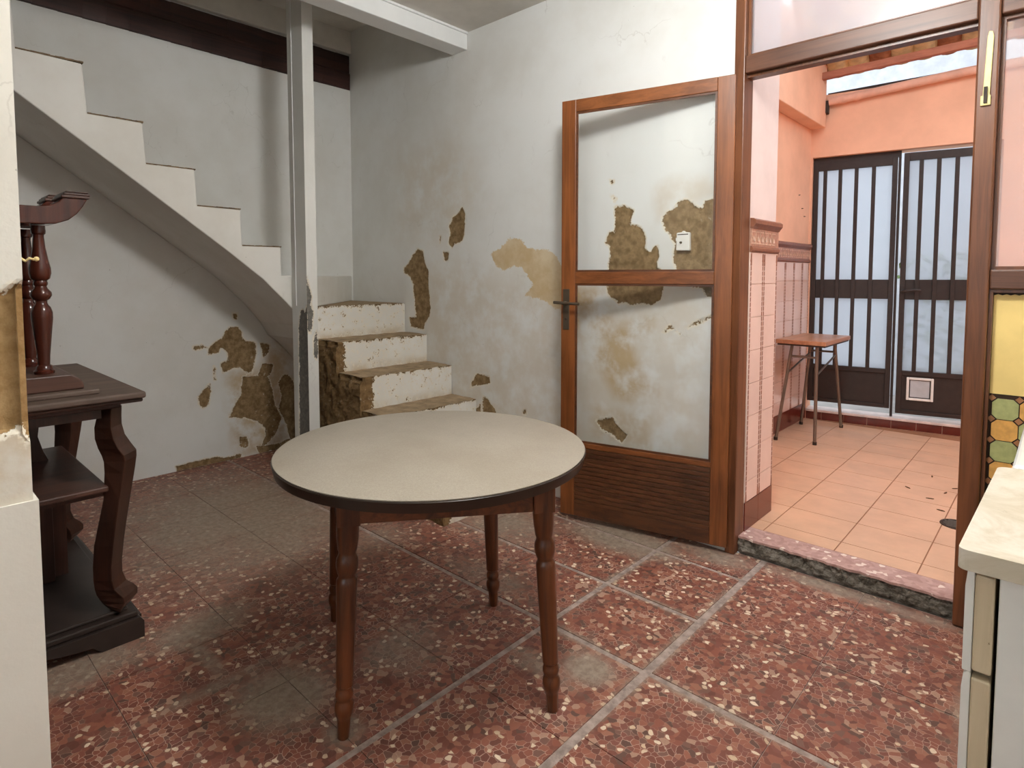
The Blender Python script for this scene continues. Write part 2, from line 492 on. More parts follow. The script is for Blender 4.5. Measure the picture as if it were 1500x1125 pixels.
# ------------------------------------------------------------------ mesh builder
class MB:
    def __init__(self, T=None):
        self.v, self.f, self.mi = [], [], []
        self.T = T
        self.attrs = {}

    def add(self, vs, fs, mi=0):
        b = len(self.v)
        if self.T is not None:
            vs = [tuple(self.T @ Vector(p)) for p in vs]
        self.v += [tuple(p) for p in vs]
        self.f += [tuple(i + b for i in f) for f in fs]
        self.mi += [mi] * len(fs)
        return self

    def box(self, x0, x1, y0, y1, z0, z1, mi=0):
        vs = [(x0, y0, z0), (x1, y0, z0), (x1, y1, z0), (x0, y1, z0), (x0, y0, z1), (x1, y0, z1), (x1, y1, z1), (x0, y1, z1)]
        fs = [(0, 3, 2, 1), (4, 5, 6, 7), (0, 1, 5, 4), (1, 2, 6, 5), (2, 3, 7, 6), (3, 0, 4, 7)]
        return self.add(vs, fs, mi)

    def prism(self, poly, axis, a, b, mi=0):
        """extrude 2-D polygon along axis; poly in the other two axes in order"""
        n = len(poly)

        def p3(q, t):
            l = list(q)
            l.insert(axis, t)
            return tuple(l)
        vs = [p3(q, a) for q in poly] + [p3(q, b) for q in poly]
        area = sum(poly[i][0] * poly[(i + 1) % n][1] - poly[(i + 1) % n][0] * poly[i][1] for i in range(n))
        ccw = area > 0
        if axis == 1:
            ccw = not ccw
        lo = tuple(range(n))
        hi = tuple(range(n, 2 * n))
        side = [(i, (i + 1) % n, n + (i + 1) % n, n + i) for i in range(n)]
        if n > 12:
            from mathutils.geometry import tessellate_polygon
            tri = [tuple(q) for q in tessellate_polygon([[Vector((q[0], q[1], 0)) for q in poly]])]
            tri2 = []
            for q in tri:
                A_ = [poly[i] for i in q]
                ar = (A_[1][0] - A_[0][0]) * (A_[2][1] - A_[0][1]) - (A_[2][0] - A_[0][0]) * (A_[1][1] - A_[0][1])
                if (ar > 0) != (area > 0):
                    q = q[::-1]
                tri2.append(q)
            los, his = tri2, [tuple(i + n for i in q) for q in tri2]
        else:
            los, his = [lo], [hi]
        if ccw == (b > a):
            fs = [q[::-1] for q in los] + his + side
        else:
            fs = los + [q[::-1] for q in his] + [s[::-1] for s in side]
        return self.add(vs, fs, mi)

    def lathe(self, prof, base=(0, 0, 0), n=20, top=None, mi=0):
        """prof: (t, r) along base->top axis, t in metres along the axis"""
        base = Vector(base)
        ax = Vector((0, 0, 1)) if top is None else (Vector(top) - base).normalized()
        ref = Vector((1, 0, 0)) if abs(ax.x) < 0.9 else Vector((0, 1, 0))
        u = ax.cross(ref).normalized()
        w_ = ax.cross(u)
        vs, fs = [], []
        for (t, r) in prof:
            for k in range(n):
                a = 2 * PI * k / n
                vs.append(tuple(base + ax * t + (u * math.cos(a) + w_ * math.sin(a)) * r))
        for i in range(len(prof) - 1):
            for k in range(n):
                k2 = (k + 1) % n
                fs.append((i * n + k, i * n + k2, (i + 1) * n + k2, (i + 1) * n + k))
        fs.append(tuple(range(n))[::-1])
        fs.append(tuple((len(prof) - 1) * n + k for k in range(n)))
        return self.add(vs, fs, mi)

    def tube(self, pts, r, n=10, mi=0):
        pts = [Vector(p) for p in pts]
        vs, fs = [], []
        prev = None
        for i, p in enumerate(pts):
            d = (pts[min(i + 1, len(pts) - 1)] - pts[max(i - 1, 0)]).normalized()
            if prev is None:
                ref = Vector((0, 0, 1)) if abs(d.z) < 0.9 else Vector((1, 0, 0))
                u = d.cross(ref).normalized()
            else:
                u = (prev - d * prev.dot(d)).normalized()
            prev = u
            w_ = d.cross(u)
            for k in range(n):
                a = 2 * PI * k / n
                vs.append(tuple(p + (u * math.cos(a) + w_ * math.sin(a)) * r))
        for i in range(len(pts) - 1):
            for k in range(n):
                k2 = (k + 1) % n
                fs.append((i * n + k, i * n + k2, (i + 1) * n + k2, (i + 1) * n + k))
        fs.append(tuple(range(n))[::-1])
        fs.append(tuple((len(pts) - 1) * n + k for k in range(n)))
        return self.add(vs, fs, mi)

    def build(self, name, mats, parent=None, smooth=False, bevel=0.0, segs=2):
        me = bpy.data.meshes.new(name)
        V = np.array(self.v, dtype=float)
        c = (V.min(0) + V.max(0)) / 2
        c[2] = V[:, 2].min()
        me.from_pydata((V - c).tolist(), [], self.f)
        if not isinstance(mats, (list, tuple)):
            mats = [mats]
        for m in mats:
            me.materials.append(m)
        if len(mats) > 1:
            me.polygons.foreach_set('material_index', self.mi)
        if smooth:
            me.polygons.foreach_set('use_smooth', [True] * len(self.f))
        for k, a in self.attrs.items():
            at = me.attributes.new(k, 'FLOAT', 'POINT')
            at.data.foreach_set('value', np.asarray(a, dtype=np.float32))
        me.update()
        if smooth:
            me.set_sharp_from_angle(angle=math.radians(38))
        o = bpy.data.objects.new(name, me)
        col.objects.link(o)
        o.location = c
        if parent is not None:
            put(o, parent)
        if bevel:
            b = o.modifiers.new('bevel', 'BEVEL')
            b.width = bevel
            b.segments = segs
            b.limit_method = 'ANGLE'
            b.angle_limit = math.radians(40)
        return o


def world_of(o):
    m = Matrix.LocRotScale(o.location, o.rotation_euler, o.scale)
    return m if o.parent is None else world_of(o.parent) @ o.matrix_parent_inverse @ m


def put(o, parent):
    o.parent = parent
    o.matrix_parent_inverse = world_of(parent).inverted()


def tag(o, label=None, cat=None, group=None, kind=None):
    if label:
        o['label'] = label
    if cat:
        o['category'] = cat
    if group:
        o['group'] = group
    if kind:
        o['kind'] = kind
    return o


def thing(name, loc, label=None, cat=None, group=None, kind=None):
    o = bpy.data.objects.new(name, None)
    o.empty_display_size = 0.1
    col.objects.link(o)
    o.location = loc
    return tag(o, label, cat, group, kind)


def struct(o, label=None):
    return tag(o, label, None, None, 'structure')


def dup(o, loc, parent, scale=None):
    c = o.copy()
    col.objects.link(c)
    c.parent = None
    c.location = loc
    if scale:
        c.scale = scale
    if parent is not None:
        put(c, parent)
    return c


# ------------------------------------------------------------------ damaged-plaster grid faces
def sdf(P, poly):
    """signed distance, positive inside; P (n,2)"""
    q = np.array(poly, float)
    a, b = q, np.roll(q, -1, 0)
    best = np.full(len(P), 1e9)
    inside = np.zeros(len(P), bool)
    for (p0, p1) in zip(a, b):
        e = p1 - p0
        w_ = P - p0
        t = np.clip((w_ @ e) / max(e @ e, 1e-12), 0, 1)
        d = w_ - t[:, None] * e
        best = np.minimum(best, (d * d).sum(1))
        cond = (p0[1] > P[:, 1]) != (p1[1] > P[:, 1])
        if p1[1] != p0[1]:
            inside ^= cond & (P[:, 0] < (p1[0] - p0[0]) * (P[:, 1] - p0[1]) / (p1[1] - p0[1]) + p0[0])
    s = np.sqrt(best)
    return np.where(inside, s, -s)


def damage(P, peel=(), under=(), stain=(), flake=()):
    out = {}
    for nm, polys in (('peel', peel), ('under', under)):
        v = np.full(len(P), -0.3)
        for poly in polys:
            v = np.maximum(v, sdf(P, poly))
        out[nm] = np.clip(v, -0.3, 0.3)
    for nm, items in (('stain', stain), ('flake', flake)):
        v = np.zeros(len(P))
        for poly, soft, s in items:
            v = np.maximum(v, np.clip(sdf(P, poly) / soft + 0.5, 0, 1) * s)
        out[nm] = v
    return out


def grid(mb, o, u, v, lu, lv, res, uv0, dmg, depth=0.004, flip=False, mi=0):
    """add a grid face o + s*u + t*v with damage attributes. uv0 = 2-D coords of the origin"""
    nu, nv = max(1, int(round(lu / res))), max(1, int(round(lv / res)))
    s = np.linspace(0, lu, nu + 1)
    t = np.linspace(0, lv, nv + 1)
    S, Tt = np.meshgrid(s, t)
    S, Tt = S.ravel(), Tt.ravel()
    o, u, v = np.array(o, float), np.array(u, float), np.array(v, float)
    n = np.cross(u, v)
    if flip:
        n = -n
    P2 = np.stack([uv0[0] + S * uv0[2], uv0[1] + Tt], 1)
    at = damage(P2, **dmg) if isinstance(dmg, dict) else dmg(P2)
    rec = np.clip(at['peel'] / 0.012 + 0.5, 0, 1) * depth
    W = o + S[:, None] * u + Tt[:, None] * v - rec[:, None] * n
    b = len(mb.v)
    mb.v += [tuple(p) for p in W.tolist()]
    idx = np.arange((nu + 1) * (nv + 1)).reshape(nv + 1, nu + 1) + b
    A, B, C_, D = idx[:-1, :-1].ravel(), idx[:-1, 1:].ravel(), idx[1:, 1:].ravel(), idx[1:, :-1].ravel()
    F = np.stack([A, B, C_, D], 1) if not flip else np.stack([A, D, C_, B], 1)
    mb.f += [tuple(x) for x in F.tolist()]
    mb.mi += [mi] * len(F)
    for k in ('peel', 'under', 'stain', 'flake'):
        L = mb.attrs.setdefault(k, [])
        L += [(-0.3 if k in ('peel', 'under') else 0.0)] * (b - len(L))
        L += at[k].tolist()
    return mb


def fill_attrs(mb):
    for k in ('peel', 'under', 'stain', 'flake'):
        L = mb.attrs.setdefault(k, [])
        L += [(-0.3 if k in ('peel', 'under') else 0.0)] * (len(mb.v) - len(L))
    return mb


# ------------------------------------------------------------------ room dimensions (metres)
XA = -4.24          # wall behind the stairs
YB = 2.67           # wall with the opened door
XR = 0.55           # kitchen side wall
YR = -1.90          # rear wall
ZC = 2.835          # ceiling
ZS = 3.20           # stairwell ceiling
XJ = -1.12          # where the damaged wall meets the door frame

# ---- damage outlines, wall_back: (x, z)
b1 = [(-2.929, 1.731), (-2.902, 1.694), (-2.909, 1.581), (-2.92, 1.531), (-2.963, 1.497), (-3.006, 1.499), (-3.033, 1.468), (-3.068, 1.501), (-3.05, 1.559), (-3.06, 1.618), (-3.027, 1.666), (-2.972, 1.699)]
b1b = [(-3.123, 1.444), (-3.069, 1.445), (-3.074, 1.387), (-3.107, 1.387)]
b1c = [(-3.167, 1.557), (-3.14, 1.556), (-3.152, 1.509)]
b2 = [(-3.403, 1.475), (-3.342, 1.458), (-3.33, 1.404), (-3.307, 1.35), (-3.278, 1.311), (-3.289, 1.235), (-3.273, 1.143), (-3.262, 1.051), (-3.275, 0.997), (-3.324, 0.956), (-3.337, 0.901), (-3.488, 0.916), (-3.5, 0.979), (-3.423, 0.982), (-3.434, 1.077), (-3.446, 1.155), (-3.457, 1.233), (-3.482, 1.273), (-3.559, 1.305), (-3.559, 1.344), (-3.506, 1.375), (-3.467, 1.422)]
b3 = [(-2.667, 1.418), (-2.581, 1.456), (-2.507, 1.507), (-2.417, 1.503), (-2.364, 1.455), (-2.296, 1.44), (-2.196, 1.437), (-2.132, 1.392), (-2.097, 1.342), (-2.053, 1.293), (-2.052, 1.097), (-2.146, 1.093), (-2.228, 1.141), (-2.295, 1.152), (-2.372, 1.17), (-2.312, 1.229), (-2.399, 1.333), (-2.47, 1.347), (-2.544, 1.314), (-2.619, 1.355)]
b7 = [(-2.8, 0.648), (-2.679, 0.64), (-2.669, 0.599), (-2.729, 0.585), (-2.811, 0.568), (-2.863, 0.546)]
b8 = [(-2.854, 0.351), (-2.76, 0.459), (-2.76, 0.366)]
b8b = [(-2.739, 0.505), (-2.699, 0.497), (-2.621, 0.424), (-2.621, 0.384), (-2.74, 0.365)]
b9 = [(-2.392, 0.466), (-2.371, 0.483), (-2.362, 0.451), (-2.389, 0.447)]
b4 = [(-1.745, 1.647), (-1.688, 1.642), (-1.636, 1.616), (-1.652, 1.573), (-1.66, 1.547), (-1.601, 1.533), (-1.575, 1.502), (-1.562, 1.465), (-1.57, 1.418), (-1.54, 1.395), (-1.512, 1.43), (-1.496, 1.426), (-1.487, 1.376), (-1.503, 1.347), (-1.499, 1.325), (-1.466, 1.3), (-1.461, 1.21), (-1.484, 1.159), (-1.528, 1.14), (-1.595, 1.145), (-1.638, 1.132), (-1.69, 1.146), (-1.717, 1.141), (-1.781, 1.182), (-1.79, 1.213), (-1.786, 1.301), (-1.774, 1.397), (-1.783, 1.444), (-1.807, 1.456), (-1.784, 1.509), (-1.748, 1.511)]
b5 = [(-1.471, 1.582), (-1.416, 1.606), (-1.386, 1.639), (-1.349, 1.65), (-1.319, 1.626), (-1.274, 1.589), (-1.246, 1.627), (-1.211, 1.638), (-1.184, 1.662), (-1.116, 1.655), (-1.108, 1.302), (-1.388, 1.303), (-1.412, 1.374), (-1.402, 1.423), (-1.422, 1.473), (-1.458, 1.51), (-1.474, 1.547)]
b5b = [(-1.304, 1.227), (-1.26, 1.227), (-1.23, 1.187), (-1.167, 1.188), (-1.108, 1.288), (-1.312, 1.289)]
b5c = [(-1.787, 1.787), (-1.76, 1.776), (-1.769, 1.762)]
b5d = [(-1.768, 1.701), (-1.741, 1.691), (-1.75, 1.666)]
s1 = [(-2.05, 1.234), (-1.875, 1.235), (-1.771, 1.182), (-1.78, 1.135), (-1.742, 1.037), (-1.484, 1.093), (-1.51, 1.007), (-1.621, 0.937), (-1.548, 0.781), (-1.465, 0.717), (-1.478, 0.673), (-1.574, 0.678), (-1.645, 0.605), (-1.75, 0.628), (-1.877, 0.811), (-1.878, 0.944), (-2.05, 0.949)]
b6 = [(-1.85, 0.494), (-1.749, 0.53), (-1.718, 0.49), (-1.658, 0.448), (-1.687, 0.404), (-1.763, 0.442), (-1.826, 0.458)]
c1 = [(-1.463, 1.004), (-1.424, 1.042), (-1.352, 0.987), (-1.41, 1.025)]
c2 = [(-1.34, 1.029), (-1.267, 1.074), (-1.188, 1.106), (-1.187, 1.097), (-1.267, 1.064)]
tone = [(-3.35, 1.35), (-2.9, 1.40), (-2.6, 1.30), (-2.0, 1.2), (-1.2, 1.25), (-1.2, 0.2), (-3.3, 0.2)]
tone2 = [(-3.6, 2.15), (-3.0, 2.2), (-2.75, 1.75), (-3.1, 1.5), (-3.6, 1.6)]
pale5 = [(-1.53, 1.72), (-1.42, 1.76), (-1.25, 1.74), (-1.18, 1.66), (-1.4, 1.60), (-1.5, 1.56)]
flakeB = [(-1.27, 1.66), (-1.10, 1.70), (-1.10, 1.30), (-1.22, 1.30), (-1.20, 1.5), (-1.30, 1.58)]
DB = dict(peel=[b1, b1b, b1c, b2, b4, b5, b5b, b5c, b5d, b6, b7, b8, b8b, b9, c1, c2], under=[b3],
          stain=[(s1, 0.10, 1.0), (tone, 0.25, 0.36), (tone2, 0.3, 0.30), (pale5, 0.06, 0.35), ([(-1.9, .6), (-1.5, .6), (-1.5, .38), (-1.9, .38)], .1, .7)],
          flake=[(flakeB, 0.08, 1.0)])

# ---- damage outlines, wall_left: (y, z)
a1 = [(1.688, 0.925), (1.747, 0.924), (1.773, 0.886), (1.772, 0.842), (1.805, 0.822), (1.866, 0.806), (1.87, 0.732), (1.857, 0.676), (1.833, 0.6), (1.799, 0.592), (1.756, 0.642), (1.701, 0.637), (1.637, 0.617), (1.623, 0.679), (1.65, 0.693), (1.676, 0.695), (1.672, 0.751), (1.642, 0.786), (1.616, 0.783), (1.612, 0.756), (1.543, 0.752), (1.549, 0.789), (1.591, 0.839), (1.633, 0.852), (1.666, 0.905)]
a1t = [(1.45, 0.819), (1.514, 0.819), (1.534, 0.801), (1.459, 0.792)]
a2 = [(1.547, 0.552), (1.556, 0.513), (1.545, 0.471), (1.533, 0.419), (1.502, 0.392), (1.473, 0.429), (1.47, 0.472), (1.501, 0.51), (1.526, 0.528)]
a3 = [(1.771, 0.573), (1.877, 0.56), (1.914, 0.648), (1.99, 0.642), (1.983, 0.594), (1.946, 0.552), (1.979, 0.454), (2.0, 0.322), (2.046, 0.232), (2.02, 0.153), (1.971, 0.092), (1.922, 0.055), (1.893, 0.061), (1.924, 0.113), (1.925, 0.171), (1.858, 0.242), (1.769, 0.28), (1.671, 0.303), (1.717, 0.39), (1.751, 0.441)]
a4 = [(1.738, 0.15), (1.787, 0.141), (1.797, 0.081), (1.774, 0.063), (1.736, 0.083)]
a5 = [(1.712, 1.023), (1.744, 1.027), (1.738, 0.983), (1.716, 0.984)]
a6 = [(1.576, 0.673), (1.586, 0.65), (1.584, 0.575), (1.574, 0.587)]
a7 = [(1.853, 0.058), (1.993, 0.04), (2.116, 0.063), (2.115, 0.0), (1.875, 0.0)]
a8 = [(1.321, 0.034), (1.418, 0.038), (1.528, 0.04), (1.58, 0.04), (1.632, 0.021), (1.74, 0.025), (1.739, -0.003), (1.527, -0.003), (1.33, -0.003)]
stA = [(1.66, 0.62), (1.88, 0.62), (2.1, 0.9), (2.2, 0.0), (1.72, 0.0), (1.66, 0.3)]
flA = [(1.80, 0.80), (1.95, 0.80), (2.05, 0.0), (1.70, 0.0), (1.75, 0.30), (1.95, 0.30), (1.85, 0.60)]
a9 = [(2.03, 0.50), (2.08, 0.56), (2.14, 0.50), (2.20, 0.30), (2.26, 0.20), (2.26, 0.02), (2.12, 0.03), (2.08, 0.18), (2.03, 0.30), (2.05, 0.40)]
a10 = [(1.90, 0.80), (1.97, 0.78), (1.96, 0.72), (1.92, 0.70)]
DA = dict(peel=[a1, a1t, a2, a3, a4, a5, a6, a7, a8, a9, a10], under=[], stain=[(stA, 0.1, 0.9)], flake=[(flA, 0.08, 0.9)])

# ------------------------------------------------------------------ structure: floor
fl = MB().box(XA, XR, YR, 2.70, -0.12, -0.003).build('floor', M['fgrout'])
struct(fl)
xs_j = [-4.24, -4.15, -3.75, -3.35, -2.95, -2.56, -2.16, -1.76, -1.36, -0.95, -0.55, -0.15, 0.25, 0.55]
ys_left = [-1.90, -1.55, -1.15, -0.75, -0.35, 0.05, 0.45, 0.85, 1.25, 1.655, 2.045, 2.455, 2.69]
ys_right = [-1.90, -1.50, -1.10, -0.70, -0.30, 0.10, 0.50, 0.90, 1.30, 1.66, 2.10, 2.50, 2.69]
wide_x = {-0.95: 0.030, -1.36: 0.024}
wide_y = {1.655: 0.024, 2.045: 0.022, 2.455: 0.022, 1.66: 0.024, 2.10: 0.008}
tile_me = None
base_tile = MB().box(-0.5, 0.5, -0.5, 0.5, 0.0, 0.0035).build('tile', M['terrazzo'])
bpy.data.objects.remove(base_tile, do_unlink=True)
tile_me = bpy.data.meshes['tile']


def lay(me, mat_none, parent, xj, yj, z, gx, gy, name='tile'):
    for i in range(len(xj) - 1):
        yy = yj(xj[i]) if callable(yj) else yj
        for j in range(len(yy) - 1):
            x0 = xj[i] + gx(xj[i]) / 2
            x1 = xj[i + 1] - gx(xj[i + 1]) / 2
            y0 = yy[j] + gy(yy[j]) / 2
            y1 = yy[j + 1] - gy(yy[j + 1]) / 2
            if x1 - x0 < 0.02 or y1 - y0 < 0.02:
                continue
            o = bpy.data.objects.new(name, me)
            col.objects.link(o)
            o.location = ((x0 + x1) / 2, (y0 + y1) / 2, z)
            o.scale = (x1 - x0, y1 - y0, 1)
            put(o, parent)


lay(tile_me, None, fl, xs_j, lambda x: ys_right if x > -0.96 else ys_left, -0.0032,
    lambda x: wide_x.get(x, 0.0028), lambda y: wide_y.get(y, 0.0028))

# ------------------------------------------------------------------ structure: walls
mb = MB()
grid(mb, (XA, YB, 0), (1, 0, 0), (0, 0, 1), XJ - XA, ZS, 0.0125, (XA, 0, 1), DB)
mb.box(XA - 0.2, XJ, YB + 0.012, 3.09, -0.1, ZS + 0.1)
struct(fill_attrs(mb).build('wall_back', M['wallB'], smooth=False), 'white plaster wall peeling to brown mortar behind the open door')

mb = MB()
grid(mb, (XA, 2.67, 0), (0, -1, 0), (0, 0, 1), 1.77, 2.755, 0.0125, (2.67, 0, -1), DA, flip=True)
# plain continuation
mb.add([(XA, 0.9, 0), (XA, YR, 0), (XA, YR, 2.755), (XA, 0.9, 2.755)], [(0, 1, 2, 3)])
mb.box(XA - 0.2, XA - 0.012, YR, 2.67, -0.1, ZS + 0.1)
wl = struct(fill_attrs(mb).build('wall_left', M['wallA']), 'white plaster wall behind the upper stairs, peeled near the floor')

struct(MB().box(XR, XR + 0.15, YR, 2.70, -0.1, ZC + 0.4).build('wall_right', M['paint']))
# rear wall with the assumed, unseen window
WX0, WX1, WZ0, WZ1 = -1.1, 0.4, 1.0, 2.5
mb = MB()
mb.box(XA, WX0, YR - 0.15, YR, -0.1, ZS)
mb.box(WX1, XR + 0.15, YR - 0.15, YR, -0.1, ZS)
mb.box(WX0, WX1, YR - 0.15, YR, -0.1, WZ0)
mb.box(WX0, WX1, YR - 0.15, YR, WZ1, ZS)
struct(mb.build('wall_rear', M['paint']))
wn = struct(thing('window_3', ((WX0 + WX1) / 2, YR - 0.08, WZ0)))
mb = MB()
for (a, b, c, d) in ((WX0, WX0 + .05, WZ0, WZ1), (WX1 - .05, WX1, WZ0, WZ1), (WX0 + .05, WX1 - .05, WZ0, WZ0 + .05), (WX0 + .05, WX1 - .05, WZ1 - .05, WZ1), (-0.375, -0.325, WZ0 + .05, WZ1 - .05)):
    mb.box(a, b, YR - 0.12, YR - 0.07, c, d)
mb.build('window_frame', M['lam'], wn)
for a, b in ((WX0 + .05, -.375), (-.325, WX1 - .05)):
    MB().box(a, b, YR - 0.098, YR - 0.092, WZ0 + .05, WZ1 - .05).build('pane', M['glass'], wn)

# near wall end on the camera's left; face x=-1.30, ends at y=0.178
PX, PY = -1.30, 0.178
pz = [(-2.0, 1.245), (0.08, 1.236), (0.12, 1.232), (0.165, 1.262), (0.20, 1.28), (0.20, 1.02), (0.176, 1.00), (0.168, 1.022), (0.13, 1.012), (0.08, 0.99), (-2.0, 1.0)]
DP = dict(peel=[pz], under=[], stain=[([(-2, 1.1), (0.3, 1.1), (0.3, 0.88), (-2, 0.88)], 0.1, 0.6)], flake=[])
mb = MB()
grid(mb, (PX, -0.5, 0.893), (0, 1, 0), (0, 0, 1), 0.5 + PY, ZC - 0.893, 0.0085, (-0.5, 0.893, 1), DP, depth=0.012, flip=False)
grid(mb, (PX, PY, 0.893), (-1, 0, 0), (0, 0, 1), 0.24, ZC - 0.893, 0.0085, (0.178, 0.893, 0), DP, depth=0.010, flip=False)
mb.add([(PX, YR, 0.893), (PX, -0.5, 0.893), (PX, -0.5, ZC), (PX, YR, ZC)], [(0, 1, 2, 3)])
mb.box(PX - 0.24, PX - 0.014, YR, PY - 0.012, 0.893, ZC)
mb.box(PX - 0.245, PX + 0.006, YR, PY + 0.007, 0.0, 0.893)
pier = struct(fill_attrs(mb).build('wall_near', M['pier'], bevel=0.0), 'end of a white plaster wall with a strip peeled to brown render')

# ------------------------------------------------------------------ structure: ceilings, beams
struct(MB().box(-2.945, XR + 0.15, YR, 2.76, ZC, ZS).build('ceiling', M['ceil']))
struct(MB().box(XA, -2.945, YR, YB, ZS, ZS + 0.1).build('ceiling_stairwell', M['ceil']))
mb = MB().box(-3.01, -2.87, YR, YB - 0.002, 2.725, 2.822)
mb.box(-2.99, -2.86, YR, YB - 0.002, 2.822, 2.838)
struct(mb.build('trim_1', M['beam_white'], bevel=0.004), 'white painted ceiling beam beside the stairwell')
# dark timber beam set into the stair wall
mb = MB()
n = 40
ys = np.linspace(2.664, YR, n)
for i in range(n - 1):
    z0a, z0b = 2.752 + 0.030 * (2.664 - ys[i]) / 2, 2.752 + 0.030 * (2.664 - ys[i + 1]) / 2
    jit = 0.004 * math.sin(i * 1.7)
    mb.prism([(XA - 0.012, z0a), (XA + 0.006 + jit, z0a + 0.004), (XA + 0.012, z0a + 0.12), (XA + 0.002, z0a + 0.135), (XA + 0.004 - jit, 3.018), (XA - 0.012, 3.02)], 1, ys[i], ys[i + 1])
struct(mb.build('trim_2', M['oldbeam']), 'dark old timber beam set into the wall above the stairs')
struct(MB().box(XA - 0.012, XA + 0.03, YR, 2.668, 3.03, ZS).build('trim_3', M['ceil'], bevel=0.004), 'white plaster strip above the dark timber beam')

# ------------------------------------------------------------------ staircase
XS, YS = -3.55, 1.95
st = thing('staircase', (-3.4, 2.0, 0), 'white plaster staircase turning the corner with chipped steps', 'staircase')
steps = [(-2.29, 0.09), (-2.545, 0.28), (-2.798, 0.483), (-3.038, 0.683), (-3.298, 0.875)]
rng = np.random.RandomState(3)


def chipped(top, left_bad=0.0, hh=0.2):
    """attribute function for a riser (y, z): chipped near the top nosing and near the outer corner"""
    def f(P):
        y, z = P[:, 0], P[:, 1]
        d = top - z
        peel = 0.004 - d * 0.8
        lo = (YS + left_bad) - y
        peel = np.maximum(peel, lo * 0.6)
        peel = np.maximum(peel, -0.0125 + 0 * y)
        dirt = np.clip(1 - (z - (top - hh)) / 0.06, 0, 1)
        return dict(peel=peel, under=np.full(len(P), -0.3), stain=dirt * 0.8, flake=np.full(len(P), 0.5))
    return f


def brown(P):
    return dict(peel=np.full(len(P), 0.02), under=np.full(len(P), -0.3), stain=np.zeros(len(P)), flake=np.full(len(P), 0.25))


fr = [s[0] for s in steps] + [XS]
YW = YB - 0.004
for i, (xf, zt) in enumerate(steps):
    xb = fr[i + 1] - 0.0005
    zb = steps[i - 1][1] if i else 0.0
    mb = MB()
    bad = [0.05, 0.06, 0.10, 0.09, 0.06][i]
    grid(mb, (xf, YS, 0.001), (0, 1, 0), (0, 0, 1), YW - YS, zt - 0.001, 0.0125, (YS, 0.0, 1), chipped(zt, bad, zt - zb), depth=0.0)
    grid(mb, (xb, YS, 0.001), (1, 0, 0), (0, 0, 1), xf - xb, zt - 0.001, 0.0125, (0, 0, 1), brown, depth=0.0)
    # uneven side and nosing
    k = len(mb.v)
    for j in range(k):
        x, y, z = mb.v[j]
        nz = mnoise.noise(Vector((x * 14, y * 14, z * 14))) * 0.014 + mnoise.noise(Vector((x * 45, y * 45, z * 45))) * 0.006
        if abs(y - YS) < 0.02:
            y += nz + (0.02 if z > zt - 0.03 else 0) * abs(math.sin(x * 25))
        if z > zt - 0.02:
            z += -0.004 * abs(math.sin(y * 33 + x * 11))
        mb.v[j] = (x, y, z)
    # tread
    nx, ny = 4, 24
    b = len(mb.v)
    for a in range(nx + 1):
        for c in range(ny + 1):
            x = xf + (xb - xf) * a / nx
            y = YS + (YW - YS) * c / ny
            mb.v.append((x - (0.006 if a == 0 else 0), y + (0.012 if c == 0 else 0), zt + 0.0015 * math.sin(x * 70 + y * 50) - (0.005 * abs(math.sin(y * 33 + x * 11)) if a == 0 else 0)))
    for a in range(nx):
        for c in range(ny):
            q = b + a * (ny + 1) + c
            mb.f.append((q, q + 1, q + ny + 2, q + ny + 1))
            mb.mi.append(1)
    fill_attrs(mb).build('step', [M['stair'], M['tread']], st)

# landing / winder mass in the corner
ZL = 1.085
mb = MB()
grid(mb, (XS, YS, 0.001), (0, 1, 0), (0, 0, 1), YW - YS, ZL, 0.0125, (YS, 0, 1), chipped(ZL, 0.0, 0.21), depth=0.01)
damp = lambda P: dict(peel=np.clip(0.30 - P[:, 1], -0.012, 0.02), under=np.full(len(P), -0.3), stain=np.full(len(P), 0.5), flake=np.full(len(P), 0.5))
YM = 2.27
grid(mb, (XA + 0.003, YM, 0.001), (1, 0, 0), (0, 0, 1), XS - XA - 0.003, 0.86, 0.02, (0, 0, 1), damp, depth=0.004)
# curved underside of the landing
arc = [(YS, 0.860), (2.03, 0.80), (2.12, 0.70), (2.20, 0.57), (2.25, 0.42), (YM, 0.25)]
for (ya, za), (yb_, zb_) in zip(arc[:-1], arc[1:]):
    mb.add([(XA + .003, ya, za), (XS - .001, ya, za), (XS - .001, yb_, zb_), (XA + .003, yb_, zb_)], [(0, 3, 2, 1)])
mb.add([(XA + .003, YS, 0.860), (XS - .001, YS, 0.860), (XS - .001, YS, ZL), (XA + .003, YS, ZL)], [(0, 1, 2, 3)])
mb.add([(XA + .003, YS, ZL), (XS - .004, YS, ZL), (XS - .004, YW, ZL), (XA + .003, YW, ZL)], [(0, 1, 2, 3)], 1)
fill_attrs(mb).build('landing', [M['stair'], M['tread']], st)
# winder step in the corner
mb = MB().prism([(XS, 1.9495), (XS, 1.97), (XA + 0.004, 2.655), (XA + 0.004, 1.9495)], 2, ZL + 0.0005, 1.284)
fill_attrs(mb).build('step', M['stair'], st, bevel=0.006)

# upper flight: stepped profile (y,z) extruded over x
up = [(1.949, 1.284), (1.735, 1.287), (1.73, 1.46), (1.499, 1.462), (1.490, 1.668), (1.258, 1.673), (1.248, 1.868), (1.012, 1.870), (1.000, 2.076), (0.764, 2.080), (0.750, 2.312), (0.498, 2.32), (0.49, 2.54), (0.24, 2.545), (0.235, 2.76), (0.0, 2.765), (-0.005, 2.98), (-0.25, 2.985)]
low = [(-0.25, 2.72), (0.482, 2.129), (0.965, 1.768), (1.40, 1.438), (1.62, 1.262), (1.78, 1.10), (1.90, 0.955), (1.949, 0.86)]
prof = up + low
mb = MB()


def flight(mb, prof, x0, x1):
    n = len(prof)
    # side faces as triangulated grid via strips between upper and lower outlines
    mb.prism(prof, 0, x0, x1)


